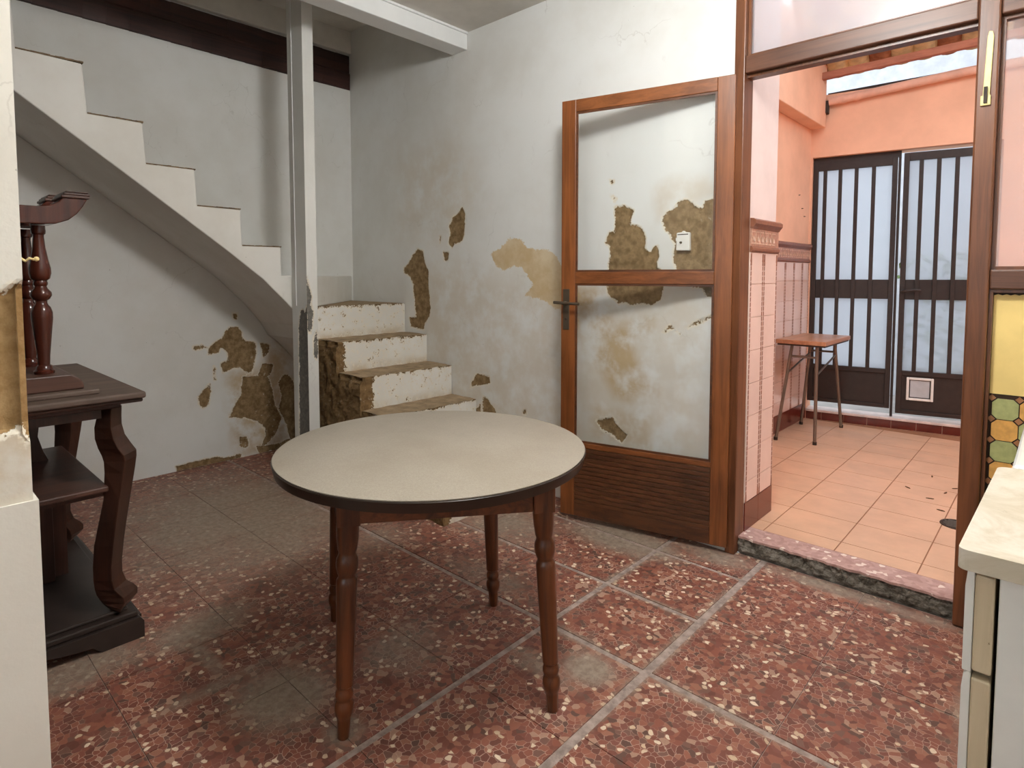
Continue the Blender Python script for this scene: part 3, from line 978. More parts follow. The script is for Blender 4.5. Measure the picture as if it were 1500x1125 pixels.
flight(mb, prof, XA + 0.003, XS)
# slight chips on nosings
rr = random.Random(5)
fill_attrs(mb)
upo = mb.build('upper_flight', M['stair'], st, bevel=0.006, segs=2)

for i in range(2, 16, 2):
    (ya, za), (yb_, zb_) = up[i], up[i + 1]
    mb = MB()
    nn_ = 14
    for k in range(nn_):
        y0_, y1_ = yb_ + (ya + 0.006 - yb_) * k / nn_, yb_ + (ya + 0.006 - yb_) * (k + 1) / nn_
        h_ = 0.003 + 0.003 * mnoise.noise(Vector((y0_ * 31, i, 0)))
        mb.box(XA + 0.005, XS + 0.001 + 0.002 * mnoise.noise(Vector((y0_ * 40, i, 3))), y0_, y1_, max(za, zb_) - 0.004, max(za, zb_) + h_)
    mb.build('tread', M['treaddark'], st)

# ------------------------------------------------------------------ post
PXa, PXb, PYa, PYb = -3.54, -3.355, 1.794, 1.863
greyL = [(0.0, 0.0), (0.19, 0.0), (0.19, 1.02), (0.175, 1.10), (0.15, 1.05), (0.13, 1.08), (0.10, 1.06), (0.075, 0.98), (0.07, 0.80), (0.06, 0.5), (0.05, 0.0)]
greyR = [(0.0, 1.28), (0.012, 1.22), (0.03, 1.16), (0.026, 1.10), (0.036, 1.05), (0.03, 0.98), (0.02, 0.93), (0.0, 0.96)]
brR = [(0.045, 0.92), (0.06, 0.95), (0.066, 0.80), (0.055, 0.77), (0.04, 0.80)]
mb = MB()
grid(mb, (PXa, PYa, 0.001), (1, 0, 0), (0, 0, 1), PXb - PXa, ZS - 0.002, 0.0125, (0, 0, 1), dict(peel=[greyL], under=[], stain=[], flake=[([(0, 0), (.2, 0), (.2, 1.1), (0, 1.1)], .05, .35)]), depth=0.006)
grid(mb, (PXb, PYa, 0.001), (0, 1, 0), (0, 0, 1), PYb - PYa, ZS - 0.002, 0.0125, (0, 0, 1), dict(peel=[greyR, brR], under=[], stain=[([(0, 0), (.07, 0), (.07, .3), (0, .3)], .1, .6)], flake=[]), depth=0.005)
grid(mb, (PXb, PYb, 0.001), (-1, 0, 0), (0, 0, 1), PXb - PXa, ZS - 0.002, 0.1, (0, 0, 1), dict(), depth=0.0)
grid(mb, (PXa, PYb, 0.001), (0, -1, 0), (0, 0, 1), PYb - PYa, ZS - 0.002, 0.1, (0, 0, 1), dict(), depth=0.0)
pst = thing('post', (-3.45, 1.83, 0), 'white painted timber post with flaking grey foot beside the stairs', 'post')
fill_attrs(mb).build('shaft', M['post'], pst)
MB().box(PXa + 0.05, PXa + 0.058, PYa - 0.004, PYa, 1.1, ZS - 0.01).build('ridge', M['beam_white'], pst)

# ------------------------------------------------------------------ door frame, transom, side light
FY0, FY1 = 2.655, 2.755
ZT0, ZT1 = 2.17, 2.245
fm = struct(thing('trim_4', (-0.66, 2.70, 0)), 'brown varnished wooden frame around the patio doorway')
MB().box(-1.12, -1.074, FY0, FY1, 0.001, ZC - 0.002).build('jamb', M['frame'], fm, bevel=0.004)
MB().box(-0.262, -0.2, FY0 - 0.005, FY1, 0.005, ZC - 0.002).build('jamb', M['frame'], fm, bevel=0.006)
MB().box(-1.0735, -0.2625, FY0 + 0.003, FY1, ZT0, ZT1).build('lintel', M['frameh'], fm, bevel=0.005)
MB().box(-1.0735, -0.2625, FY0 + 0.03, FY1 - 0.02, ZT0 - 0.014, ZT0 - 0.0005).build('stop', M['frame'], fm)
MB().box(-0.1995, XR - 0.002, FY0 + 0.003, FY1, 2.17, 2.245).build('lintel', M['frameh'], fm, bevel=0.005)
MB().box(-1.0735, -0.2625, FY0 + 0.003, FY1, ZC - 0.06, ZC - 0.003).build('head', M['frameh'], fm, bevel=0.004)
MB().box(-0.1995, XR - 0.002, FY0 + 0.003, FY1, ZC - 0.06, ZC - 0.003).build('head', M['frameh'], fm, bevel=0.004)
MB().box(-0.1995, XR - 0.002, FY0 + 0.003, FY1, 1.235, 1.303).build('rail', M['frameh'], fm, bevel=0.005)
MB().box(-0.1995, XR - 0.002, FY0 + 0.003, FY1, 0.004, 0.12).build('rail', M['frameh'], fm, bevel=0.005)
MB().box(XR - 0.05, XR - 0.002, FY0 + 0.003, FY1, 0.1205, 1.2345).build('jamb', M['frame'], fm)
MB().box(XR - 0.05, XR - 0.002, FY0 + 0.003, FY1, 1.3035, 2.1695).build('jamb', M['frame'], fm)


def bead(x0, x1, z0, z1, y0, y1, w_, parent, m):
    mb = MB()
    mb.box(x0, x0 + w_, y0, y1, z0, z1)
    mb.box(x1 - w_, x1, y0, y1, z0, z1)
    mb.box(x0 + w_, x1 - w_, y0, y1, z0, z0 + w_)
    mb.box(x0 + w_, x1 - w_, y0, y1, z1 - w_, z1)
    return mb.build('glazing_bead', m, parent)


t1 = struct(thing('window_1', (-0.67, 2.70, ZT1)), 'frosted glass transom above the doorway')
MB().box(-1.062, -0.274, 2.700, 2.706, ZT1 + 0.012, ZC - 0.072).build('pane', M['frost'], t1)
bead(-1.073, -0.263, ZT1 + 0.001, ZC - 0.061, 2.685, 2.72, 0.011, t1, M['frame'])
t2 = struct(thing('window_2', (0.15, 2.70, 1.303)), 'wavy glass side light beside the doorway')
MB().box(-0.188, XR - 0.062, 2.700, 2.706, 1.315, 2.158).build('pane', M['pebbleglass'], t2)
bead(-0.199, XR - 0.051, 1.304, 2.169, 2.685, 2.72, 0.011, t2, M['frame'])
MB().box(-0.188, XR - 0.01, 2.700, 2.706, ZT1 + 0.012, ZC - 0.072).build('pane', M['frost'], t2)

# lower infill: yellow sheet over patterned tiles
pn = struct(thing('trim_5', (0.15, 2.70, 0.12)), 'yellow and patterned tile infill panel beside the doorway')
MB().box(-0.199, XR - 0.051, 2.706, 2.722, 0.121, 1.2345).build('backing', M['tjoint'], pn)
bead(-0.199, XR - 0.051, 0.1215, 1.234, 2.672, 2.7055, 0.010, pn, M['frame'])
ysheet = [(-0.188, 0.865), (XR - 0.062, 0.865), (XR - 0.062, 1.214)]
k = 60
for i in range(k + 1):
    x = XR - 0.062 - (XR - 0.062 + 0.188) * i / k
    ysheet.append((x, 1.214 + (0.004 if i % 2 else 0.0)))
MB().prism(ysheet, 1, 2.7025, 2.7058).build('yellow_sheet', M['yellow'], pn)
PT = 0.0755
xt0, zt0 = -0.181, 0.850
oct_c = {}
for nm, mt in (('g', M['tgreen']), ('o', M['torange'])):
    r, c = PT / 2 - 0.0015, 0.0150
    pts = []
    for (sx, sz) in ((1, -1), (1, 1), (-1, 1), (-1, -1)):
        for (u, v) in (((r - c, r), (r, r - c)) if sx * sz < 0 else ((r, r - c), (r - c, r))):
            pts.append((sx * u, sz * v))
    # order around
    pts.sort(key=lambda q: math.atan2(q[1], q[0]))
    o = MB().prism(pts, 1, -0.0018, 0.0018).build('tile', mt)
    oct_c[nm] = o.data
    bpy.data.objects.remove(o, do_unlink=True)
r = 0.0118
o = MB().prism([(r, 0), (0, r), (-r, 0), (0, -r)], 1, -0.0016, 0.0016).build('diamond_tile', M['tbrown'])
dia = o.data
bpy.data.objects.remove(o, do_unlink=True)
for i in range(0, 8):
    for j in range(0, 9):
        x = xt0 + PT / 2 + i * PT
        z = zt0 - PT / 2 - j * PT
        if x < XR - 0.1 and z > 0.16:
            o = bpy.data.objects.new('tile', oct_c['g' if (i + j) % 2 == 0 else 'o'])
            col.objects.link(o)
            o.location = (x, 2.704, z - (PT / 2 - 0.0015))
            put(o, pn)
        if x < XR - 0.1 and z > 0.16:
            o = bpy.data.objects.new('diamond_tile', dia)
            col.objects.link(o)
            o.location = (x - PT / 2, 2.704, z + PT / 2 - r)
            put(o, pn)

# cream sliding bolt on the post
sb = MB()
sb.prism([(-0.241, 1.895), (-0.221, 1.895), (-0.216, 2.10), (-0.220, 2.115), (-0.230, 2.118), (-0.234, 2.10)], 1, 2.642, 2.6495)
sb.box(-0.246, -0.218, 2.640, 2.6495, 1.868, 1.902)
sb = sb.build('slide_bolt', M['bolt'], fm, bevel=0.002)
sb['label'] = 'cream painted sliding bolt'
MB().box(-0.237, -0.227, 2.634, 2.6398, 1.875, 1.93).build('bolt_rod', M['rust'], sb)
for z in (1.45, 0.45, 2.02):
    MB().lathe([(0, 0.008), (0.09, 0.008)], (-1.117, 2.651, z), 10).build('hinge', M['plate'], fm, smooth=True)

# ------------------------------------------------------------------ opened door leaf
H0 = Vector((-1.103, 2.636, 0))
F0 = Vector((-1.925, 2.446, 0))
U = (H0 - F0).normalized()          # free edge -> hinge
N = Vector((U.y, -U.x, 0))          # towards the room
DT = Matrix(((U.x, -N.x, 0, F0.x), (U.y, -N.y, 0, F0.y), (0, 0, 1, 0), (0, 0, 0, 1)))   # local: x along leaf, y into the wall, z up
DL = (H0 - F0).length
door = struct(thing('door_1', ((H0.x + F0.x) / 2, (H0.y + F0.y) / 2, 0.03)), 'brown wooden glazed door opened back against the peeling wall')
T0, T1 = 0.0, 0.030


def dbox(x0, x1, y0, y1, z0, z1, name, m, bevel=0.003, parent=door):
    return MB(DT).box(x0, x1, y0, y1, z0, z1).build(name, m, parent, bevel=bevel)


SW = 0.078
dbox(0, SW, T0, T1, 0.03, 2.17, 'stile', M['door'])
dbox(DL - SW, DL, T0, T1, 0.03, 2.17, 'stile', M['door'])
dbox(SW, DL - SW, T0, T1, 2.108, 2.17, 'rail', M['doorh'])
dbox(SW, DL - SW, T0, T1, 1.243, 1.303, 'rail', M['doorh'])
dbox(SW, DL - SW, T0, T1, 0.395, 0.42, 'rail', M['doorh'])
dbox(SW, DL - SW, T0 + 0.001, T1, 0.03, 0.098, 'rail', M['doordark'])
pnl = dbox(SW, DL - SW, T0 + 0.008, T1 - 0.006, 0.098, 0.395, 'kick_panel', M['groove'], 0)
ns = 13
for i in range(ns):
    z = 0.0985 + i * (0.2955 / ns)
    dbox(SW + 0.001, DL - SW - 0.001, T0 + 0.001, T0 + 0.0078, z, z + 0.2955 / ns - 0.0045, 'slat', M['doordark'], 0.0015, pnl)
for (z0, z1) in ((0.42, 1.243), (1.303, 2.108)):
    w_ = 0.010
    mb = MB(DT)
    mb.box(SW, SW + w_, 0.004, 0.012, z0, z1)
    mb.box(DL - SW - w_, DL - SW, 0.004, 0.012, z0, z1)
    mb.box(SW + w_, DL - SW - w_, 0.004, 0.012, z0, z0 + w_)
    mb.box(SW + w_, DL - SW - w_, 0.004, 0.012, z1 - w_, z1)
    mb.build('glazing_bead', M['doordark'], door)
    dbox(SW + 0.001, DL - SW - 0.001, 0.0125, 0.0165, z0 + 0.001, z1 - 0.001, 'pane', M['glass'], 0)
# handle
hp = dbox(0.012, 0.048, -0.004, -0.0002, 1.005, 1.215, 'handle_plate', M['plate'], 0.002)
MB(DT).lathe([(0, 0.009), (0.045, 0.008)], (0.030, -0.004, 1.143), 12, (0.030, -0.06, 1.143)).build('handle_spindle', M['plate'], hp, smooth=True)
MB(DT).tube([(-0.02, -0.047, 1.147), (0.03, -0.049, 1.145), (0.09, -0.049, 1.142), (0.12, -0.046, 1.141)], 0.0075, 10).build('handle_lever', M['plate'], hp, smooth=True)
MB(DT).lathe([(0, 0.006), (0.003, 0.006)], (0.030, -0.0042, 1.06), 10, (0.030, -0.06, 1.06)).build('keyhole', M['rust'], hp)

# ------------------------------------------------------------------ light switch on the peeled wall
ls = thing('light_switch', (-1.353, YB, 1.40), 'white broken light switch on the bare mortar behind the door glass', 'light switch')
SWY = YB - 0.018
mb = MB().prism([(-1.388, 1.405), (-1.318, 1.402), (-1.320, 1.488), (-1.345, 1.492), (-1.352, 1.499), (-1.362, 1.491), (-1.386, 1.489)], 1, SWY, YB + 0.003)
mb.build('cover_plate', M['whiteplastic'], ls, bevel=0.004)
MB().box(-1.392, -1.378, SWY + 0.004, YB, 1.45, 1.466).build('side_tab', M['whiteplastic'], ls, bevel=0.002)
MB().box(-1.380, -1.326, SWY - 0.001, SWY, 1.478, 1.482).build('seam', M['rust'], ls)
MB().lathe([(0, 0.006), (0.008, 0.0045)], (-1.362, SWY, 1.442), 10, (-1.362, SWY - 1, 1.44)).build('toggle', M['plate'], ls, smooth=True)

# ------------------------------------------------------------------ round table
TC = Vector((-1.490, 1.228, 0))
tb = thing('round_table', TC, 'round beige formica table on four dark turned wooden legs', 'table')
ZT = 0.735
nn = 96
R = 0.492
MB().lathe([(ZT - 0.004, R - 0.004), (ZT - 0.001, R - 0.003), (ZT, R - 0.005)], TC, nn).build('table_top', M['formica'], tb, smooth=True)
MB().lathe([(ZT - 0.036, R - 0.012), (ZT - 0.034, R - 0.006), (ZT - 0.012, R - 0.001), (ZT - 0.006, R), (ZT - 0.0045, R - 0.002)], TC, nn).build('rim', M['rim'], tb, smooth=True)
feet = [Vector((-1.426, .845, 0)), Vector((-1.065, 1.323, 0)), Vector((-1.592, 1.607, 0)), Vector((-1.953, 1.131, 0))]
fc = sum(feet, Vector()) / 4
prof = [(0.0, .0150), (0.003, .0165), (0.050, .0185), (0.060, .020), (0.070, .0245), (0.084, .0265), (0.098, .0255), (0.106, .0205), (0.110, .0205), (0.116, .0235), (0.124, .0248), (0.132, .0235), (0.138, .0205), (0.145, .0205),
        (0.148, .0235), (0.29, .0262), (0.430, .0288), (0.444, .0280), (0.450, .0235), (0.457, .0235), (0.463, .0265), (0.477, .0300), (0.490, .0305), (0.503, .0290), (0.514, .0240), (0.520, .0240), (0.527, .0265), (0.56, .0300), (0.60, .0312), (0.66, .0312)]
tops = []
for f in feet:
    d = (f - fc)
    top = fc + d * 0.915
    top.z = 0.66
    tops.append(top)
    sc = (top - f).length / 0.66
    lg = MB().lathe([(a * sc, b) for a, b in prof], f, 20, top).build('leg', M['leg'], tb, smooth=True)
    # square block at the top
    ang = math.atan2(d.y, d.x) + PI / 4
    T = Matrix.Translation(Vector((top.x, top.y, 0))) @ Matrix.Rotation(ang, 4, 'Z')
    MB(T).box(-.032, .032, -.032, .032, 0.598, ZT - 0.0365).build('leg_block', M['leg'], lg, bevel=0.003)
for i in range(4):
    a, b = tops[i], tops[(i + 1) % 4]
    d = (b - a)
    L = math.hypot(d.x, d.y)
    T = Matrix.Translation(Vector((a.x, a.y, 0))) @ Matrix.Rotation(math.atan2(d.y, d.x), 4, 'Z')
    MB(T).box(0.032, L - 0.032, -0.029, -0.009, 0.604, ZT - 0.0365).build('apron', M['apron'], tb, bevel=0.002)
bp = tops[0]
ov = (bp - fc).normalized()
MB().lathe([(0, .006), (.004, .0055), (.006, .003)], Vector((bp.x, bp.y, 0.683)) + Vector((ov.x, ov.y, 0)) * 0.0425, 10, Vector((bp.x, bp.y, 0.683)) + Vector((ov.x, ov.y, 0)) * 1).build('bolt', M['steel'], tb, smooth=True)

# ------------------------------------------------------------------ dark carved console
cs = thing('console_cabinet', (-2.8, 0.0, 0), 'dark mahogany console with scrolled legs and turned columns beside the near wall', 'console')
CX0, CX1 = -3.28, -2.36
CYL, CYR = -0.72, 0.617


def mirror(poly):
    return [(CYL + CYR - y, z) for (y, z) in poly]


# base with bracket feet (front outline y,z)
bf = [(CYR, 0.0), (CYR, 0.058), (CYR - 0.012, 0.075), (CYL + 0.012, 0.075), (CYL, 0.058), (CYL, 0.0), (CYL + 0.14, 0.0), (CYL + 0.16, 0.022), (CYL + 0.22, 0.03), (CYL + 0.27, 0.05), (CYR - 0.30, 0.05), (CYR - 0.24, 0.036), (CYR - 0.20, 0.030), (CYR - 0.155, 0.026), (CYR - 0.13, 0.0)]
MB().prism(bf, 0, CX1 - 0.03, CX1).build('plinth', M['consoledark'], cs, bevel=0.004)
sf = [(CX1 - 0.0305, 0.001), (CX1 - 0.0305, 0.07), (CX0, 0.07), (CX0, 0.001), (CX0 + .12, 0.001), (CX0 + .14, .03), (CX1 - .16, .03), (CX1 - .14, .001)]
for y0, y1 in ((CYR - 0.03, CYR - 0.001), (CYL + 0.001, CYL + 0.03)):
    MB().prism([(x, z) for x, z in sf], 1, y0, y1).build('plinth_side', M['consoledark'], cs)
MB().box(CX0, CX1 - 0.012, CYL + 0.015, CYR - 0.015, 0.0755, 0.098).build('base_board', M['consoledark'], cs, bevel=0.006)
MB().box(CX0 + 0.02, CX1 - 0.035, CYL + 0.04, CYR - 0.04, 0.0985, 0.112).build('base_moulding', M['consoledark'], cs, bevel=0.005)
# scrolled legs
legp = [(0.542, 0.829), (0.540, 0.79), (0.539, 0.764), (0.545, 0.725), (0.557, 0.687), (0.576, 0.660), (0.577, 0.640), (0.570, 0.6), (0.555, 0.508), (0.545, 0.449), (0.537, 0.38), (0.528, 0.313), (0.524, 0.26), (0.526, 0.225), (0.537, 0.188), (0.552, 0.172), (0.560, 0.155), (0.558, 0.130), (0.545, 0.1135), (0.522, 0.1135),
        (0.505, 0.141), (0.485, 0.191), (0.481, 0.249), (0.485, 0.354), (0.504, 0.428), (0.522, 0.541), (0.524, 0.62), (0.514, 0.672), (0.500, 0.720), (0.498, 0.744), (0.508, 0.792), (0.512, 0.829)]
legR = [(y + 0.012, z) for (y, z) in legp]
LS = [(.829, .516, .542, .588), (.790, .508, .540, .586), (.764, .502, .539, .586), (.725, .502, .545, .594), (.690, .510, .557, .612), (.662, .520, .574, .628), (.640, .525, .577, .628), (.60, .526, .570, .622), (.51, .520, .555, .606), (.43, .503, .543, .592),
      (.354, .487, .532, .580), (.28, .481, .524, .571), (.235, .481, .524, .571), (.20, .484, .531, .582), (.178, .489, .545, .604), (.160, .497, .557, .616), (.140, .507, .559, .615), (.122, .520, .550, .596), (.1135, .527, .545, .580)]


def scroll_leg(my, mx):
    mb = MB()
    for (z, yl, yr, yR) in LS:
        for (x, y) in ((-2.366, yr), (-2.420, yR), (-2.468, (yl + yR) / 2), (-2.415, yl)):
            mb.v.append((CX0 + CX1 - x if mx else x, CYL + CYR - y if my else y, z))
    n_ = len(LS)
    for i in range(n_ - 1):
        for k in range(4):
            q = (i * 4 + k, (i + 1) * 4 + k, (i + 1) * 4 + (k + 1) % 4, i * 4 + (k + 1) % 4)
            mb.f.append(q if mx == my else q[::-1])
    mb.f.append((0, 1, 2, 3))
    mb.f.append(tuple(4 * (n_ - 1) + k for k in (3, 2, 1, 0)))
    mb.mi += [0] * len(mb.f)
    return mb.build('leg', M['console'], cs, bevel=0.0025, segs=2)


for my in (False, True):
    for mx in (False, True):
        scroll_leg(my, mx)
# shelf, inner uprights, back panel
MB().box(CX0 + 0.16, CX1 - 0.03, CYL + 0.10, CYR - 0.085, 0.540, 0.560).build('shelf', M['consoleh'], cs, bevel=0.005)
MB().box(CX0 + 0.16, CX1 - 0.06, CYL + 0.11, CYR - 0.092, 0.520, 0.5395).build('shelf_rail', M['console'], cs)
MB().box(-2.86, -2.84, CYL + 0.14, CYR - 0.13, 0.1125, 0.5195).build('lower_panel', M['console'], cs)
for x0, x1, y0, y1 in ((-2.84, -2.80, 0.36, 0.44), (-2.84, -2.80, 0.10, 0.18)):
    MB().box(x0, x1, y0, y1, 0.1125, 0.5195).build('upright', M['console'], cs, bevel=0.003)
for y in (0.40, 0.12, -0.30):
    p_ = [(y - .05, .5605), (y + .05, .5605), (y + .035, .60), (y + .02, .66), (y + .03, .74), (y + .05, .799), (y - .05, .799), (y - .03, .74), (y - .02, .66), (y - .035, .60)]
    MB().prism(p_, 0, -2.95, -2.90).build('inner_bracket', M['console'], cs)
MB().box(-3.05, -3.03, -0.45, 0.30, 0.5605, 0.799).build('inner_panel', M['console'], cs)
# frieze rails and top
MB().box(CX1 - 0.05, CX1 - 0.02, CYL + 0.09, CYR - 0.10, 0.800, 0.8295).build('frieze_rail', M['console'], cs)
MB().box(CX0 + 0.02, CX0 + 0.05, CYL + 0.09, CYR - 0.10, 0.800, 0.8295).build('frieze_rail', M['console'], cs)
MB().box(CX0 + 0.01, CX1 - 0.006, CYL + 0.05, CYR - 0.045, 0.830, 0.848).build('top_moulding', M['consoleh'], cs, bevel=0.004)
MB().box(CX0 - 0.01, CX1 + 0.035, CYL, CYR + 0.012, 0.8485, 0.862).build('top_moulding', M['consoleh'], cs, bevel=0.005)
MB().box(CX0 - 0.02, CX1 + 0.05, CYL - 0.012, CYR + 0.018, 0.8625, 0.885).build('top_board', M['dusty'], cs, bevel=0.007, segs=3)
# stepped pedestal and columns
MB().box(-2.86, CX1 - 0.015, CYL + 0.10, 0.515, 0.8855, 0.902).build('pedestal_step', M['dusty'], cs, bevel=0.004)
pp = [(0.480, 0.9025), (0.480, 0.915), (0.474, 0.932), (0.462, 0.944), (0.445, 0.955), (CYL + CYR - 0.445, 0.955), (CYL + CYR - 0.462, 0.944), (CYL + CYR - 0.48, 0.915), (CYL + CYR - 0.48, 0.9025)]
MB().prism(pp, 0, -2.83, CX1 - 0.055).build('pedestal', M['consoleh'], cs, bevel=0.004)
cprof = [(0, .028), (.010, .029), (.014, .024), (.024, .022), (.030, .0165), (.06, .018), (.13, .0245), (.185, .0300), (.205, .0300), (.222, .025), (.230, .019), (.236, .0165), (.244, .0165), (.250, .024), (.262, .030), (.272, .029), (.285, .019), (.292, .0165), (.298, .020), (.304, .020), (.310, .018), (.318, .0265), (.335, .0305), (.352, .0300), (.38, .0245), (.42, .0180), (.455, .0150), (.462, .0155), (.466, .0195), (.476, .0205), (.482, .0195), (.492, .0195)]
for x, ys_ in ((-2.50, (0.388, CYL + CYR - 0.388)), (-2.74, (0.388, CYL + CYR - 0.388))):
    for y in ys_:
        MB().lathe(cprof, (x, y, 0.9555), 20).build('column', M['column'], cs, smooth=True)
# boat-shaped top tray
ty = [(0.385, 1.4485), (0.424, 1.452), (0.458, 1.466), (0.482, 1.488), (0.500, 1.515), (0.512, 1.538), (0.445, 1.538), (0.432, 1.524), (0.412, 1.512), (0.385, 1.506)]
tm = mirror(ty)
trp = ty + tm[::-1][::-1][::-1]
outline = ty[:6] + ty[6:] + tm[::-1]
MB().prism(outline, 0, -2.565, -2.425).build('tray_rail', M['column'], cs, bevel=0.004)
MB().prism([(y, z + 0.012) for y, z in outline], 0, -2.83, -2.69).build('tray_rail', M['column'], cs, bevel=0.004)
MB().box(-2.6895, -2.5655, CYL + CYR - 0.40, 0.40, 1.449, 1.470).build('tray_board', M['consoleh'], cs)
for yc in (0.470, CYL + CYR - 0.470):
    for x0 in (-2.57, -2.835):
        mb = MB()
        dz = 0.0 if x0 > -2.7 else 0.012
        mb.box(x0, x0 + 0.15, yc - 0.030, yc + 0.048, 1.5385 + dz, 1.548 + dz)
        mb.box(x0, x0 + 0.15, yc - 0.024, yc + 0.050, 1.548 + dz, 1.556 + dz)
        mb.box(x0, x0 + 0.15, yc - 0.018, yc + 0.045, 1.556 + dz, 1.562 + dz)
        mb.build('scroll_block', M['consoleh'], cs, bevel=0.003)

# ------------------------------------------------------------------ small knotted cord at the near wall
kc = thing('knotted_cord', (-1.302, 0.19, 1.30), 'short knotted beige cord sticking out of the near wall edge', 'cord')
MB().tube([(-1.305, 0.176, 1.312), (-1.30, 0.183, 1.306), (-1.298, 0.188, 1.311), (-1.300, 0.194, 1.309), (-1.300, 0.1985, 1.312)], 0.0022, 8).build('strand', M['cord'], kc, smooth=True)
MB().lathe([(0, .001), (.002, .0036), (.005, .004), (.007, .003), (.008, .001)], (-1.300, 0.198, 1.306), 10).build('knot', M['cord'], kc, smooth=True)

# ------------------------------------------------------------------ kitchen counter
ct = thing('kitchen_counter', (0.2, 1.28, 0), 'white kitchen base cabinet with two worn drawer fronts under the marble slab', 'cabinet')
KY0, KY1 = 1.045, 1.515
MB().box(-0.052, 0.545, KY0, KY0 + 0.018, 0.05, 0.8695).build('side_panel', M['lam'], ct, bevel=0.0015)
MB().box(-0.052, 0.545, KY1 - 0.018, KY1, 0.05, 0.8695).build('side_panel', M['lam'], ct)
MB().box(0.527, 0.545, KY0 + 0.0185, KY1 - 0.0185, 0.05, 0.8695).build('back_panel', M['lam'], ct)
MB().box(-0.040, 0.5265, KY0 + 0.0185, KY1 - 0.0185, 0.05, 0.068).build('bottom_board', M['lam'], ct)
MB().box(-0.030, 0.52, KY0 + 0.02, KY1 - 0.02, 0.001, 0.0495).build('toe_kick', M['consoledark'], ct)
for (z0, z1) in ((0.722, 0.862), (0.570, 0.712), (0.33, 0.56), (0.07, 0.32)):
    d = MB().box(-0.0785, -0.0565, KY0 - 0.004, KY1 - 0.002, z0, z1).build('drawer_front', M['rawwood'], ct, bevel=0.003)
    pf = [(-0.0895, z0 - 0.004), (-0.079, z0 - 0.004), (-0.079, z1 + 0.004), (-0.083, z1 + 0.007), (-0.0875, z1 + 0.002), (-0.0895, z1 - 0.02)]
    MB().prism(pf, 1, KY0 - 0.002, KY1 - 0.002).build('drawer_facing', M['lam'], d, bevel=0.0015)
mt = MB()
rc, nseg = 0.02, 6
pl = [(0.547, 1.024), (0.547, 1.530)]
for k in range(nseg + 1):
    a = PI / 2 + PI / 2 * k / nseg
    pl.append((-0.088 + rc + rc * math.cos(a), 1.530 - rc + rc * math.sin(a)))
rc2 = 0.012
for k in range(nseg + 1):
    a = PI + PI / 2 * k / nseg
    pl.append((-0.098 + rc2 + rc2 * math.cos(a), 1.024 + rc2 + rc2 * math.sin(a)))
ms = mt.prism(pl, 2, 0.871, 0.900).build('marble_slab', M['marble'], None, bevel=0.005, segs=3)
tag(ms, 'cream veined marble worktop slab on the white base cabinet', 'worktop')
sv = thing('stove', (0.24, 1.86, 0), 'white enamelled stove between the marble slab and the doorway panel', 'stove')
MB().box(-0.055, 0.545, 1.560, 2.160, 0.06, 0.868).build('body', M['enamel'], sv, bevel=0.006)
MB().box(-0.068, 0.545, 1.555, 2.165, 0.8685, 0.900).build('hob_top', M['enamel'], sv, bevel=0.010, segs=3)
MB().box(-0.0685, -0.0555, 1.58, 2.14, 0.12, 0.66).build('oven_door', M['enamel'], sv, bevel=0.004)
MB().tube([(-0.09, 1.64, 0.62), (-0.09, 2.08, 0.62)], 0.008, 10).build('oven_handle', M['steel'], sv, smooth=True)
for y in (1.64, 2.08):
    MB().box(-0.09, -0.0686, y - .006, y + .006, .614, .626).build('handle_bracket', M['steel'], sv)
for k in range(4):
    MB().lathe([(0, .018), (.016, .015)], (-0.0555, 1.68 + k * 0.12, 0.76), 14, (-1, 1.68 + k * 0.12, 0.76)).build('knob', M['consoledark'], sv, smooth=True)
for (x, y) in ((0.10, 1.71), (0.10, 2.01), (0.38, 1.71), (0.38, 2.01)):
    MB().lathe([(0, .05), (.012, .045), (.016, .03)], (x, y, 0.9005), 18).build('burner', M['rust'], sv, smooth=True)
for (x, y) in ((-0.02, 1.59), (-0.02, 2.13), (0.51, 1.59), (0.51, 2.13)):
    MB().lathe([(0, .018), (.059, .014)], (x, y, 0.0005), 12).build('foot', M['rust'], sv, smooth=True)

# ------------------------------------------------------------------ ceiling lamp (out of frame)
LX, LY, LZ, LR = -0.65, 1.20, 2.57, 0.17
lp = thing('ceiling_lamp_offscreen', (LX, LY, LZ - LR), 'white opal globe lamp hanging from the ceiling', 'lamp')
nlat = 16
gp = [(LR - LR * math.cos(PI * (i + 0.15) / (nlat + 0.3)), LR * math.sin(PI * (i + 0.15) / (nlat + 0.3))) for i in range(nlat + 1)]
MB().lathe(gp, (LX, LY, LZ - LR), 28).build('globe_offscreen', M['opal'], lp, smooth=True)
MB().lathe([(0, .006), (ZC - LZ - LR - .002, .006)], (LX, LY, LZ + LR), 10).build('stem', M['steel'], lp, smooth=True)

# ------------------------------------------------------------------ PATIO
ZP = 0.078
XPL = -1.593
BA = Vector((-1.593, 5.378, 0))
BD = Vector((1.077, 0.173, 0)).normalized()
BT = Matrix(((BD.x, -BD.y, 0, BA.x), (BD.y, BD.x, 0, BA.y), (0, 0, 1, 0), (0, 0, 0, 1)))  # local x=s along wall, y away from the house
XPR = 2.2
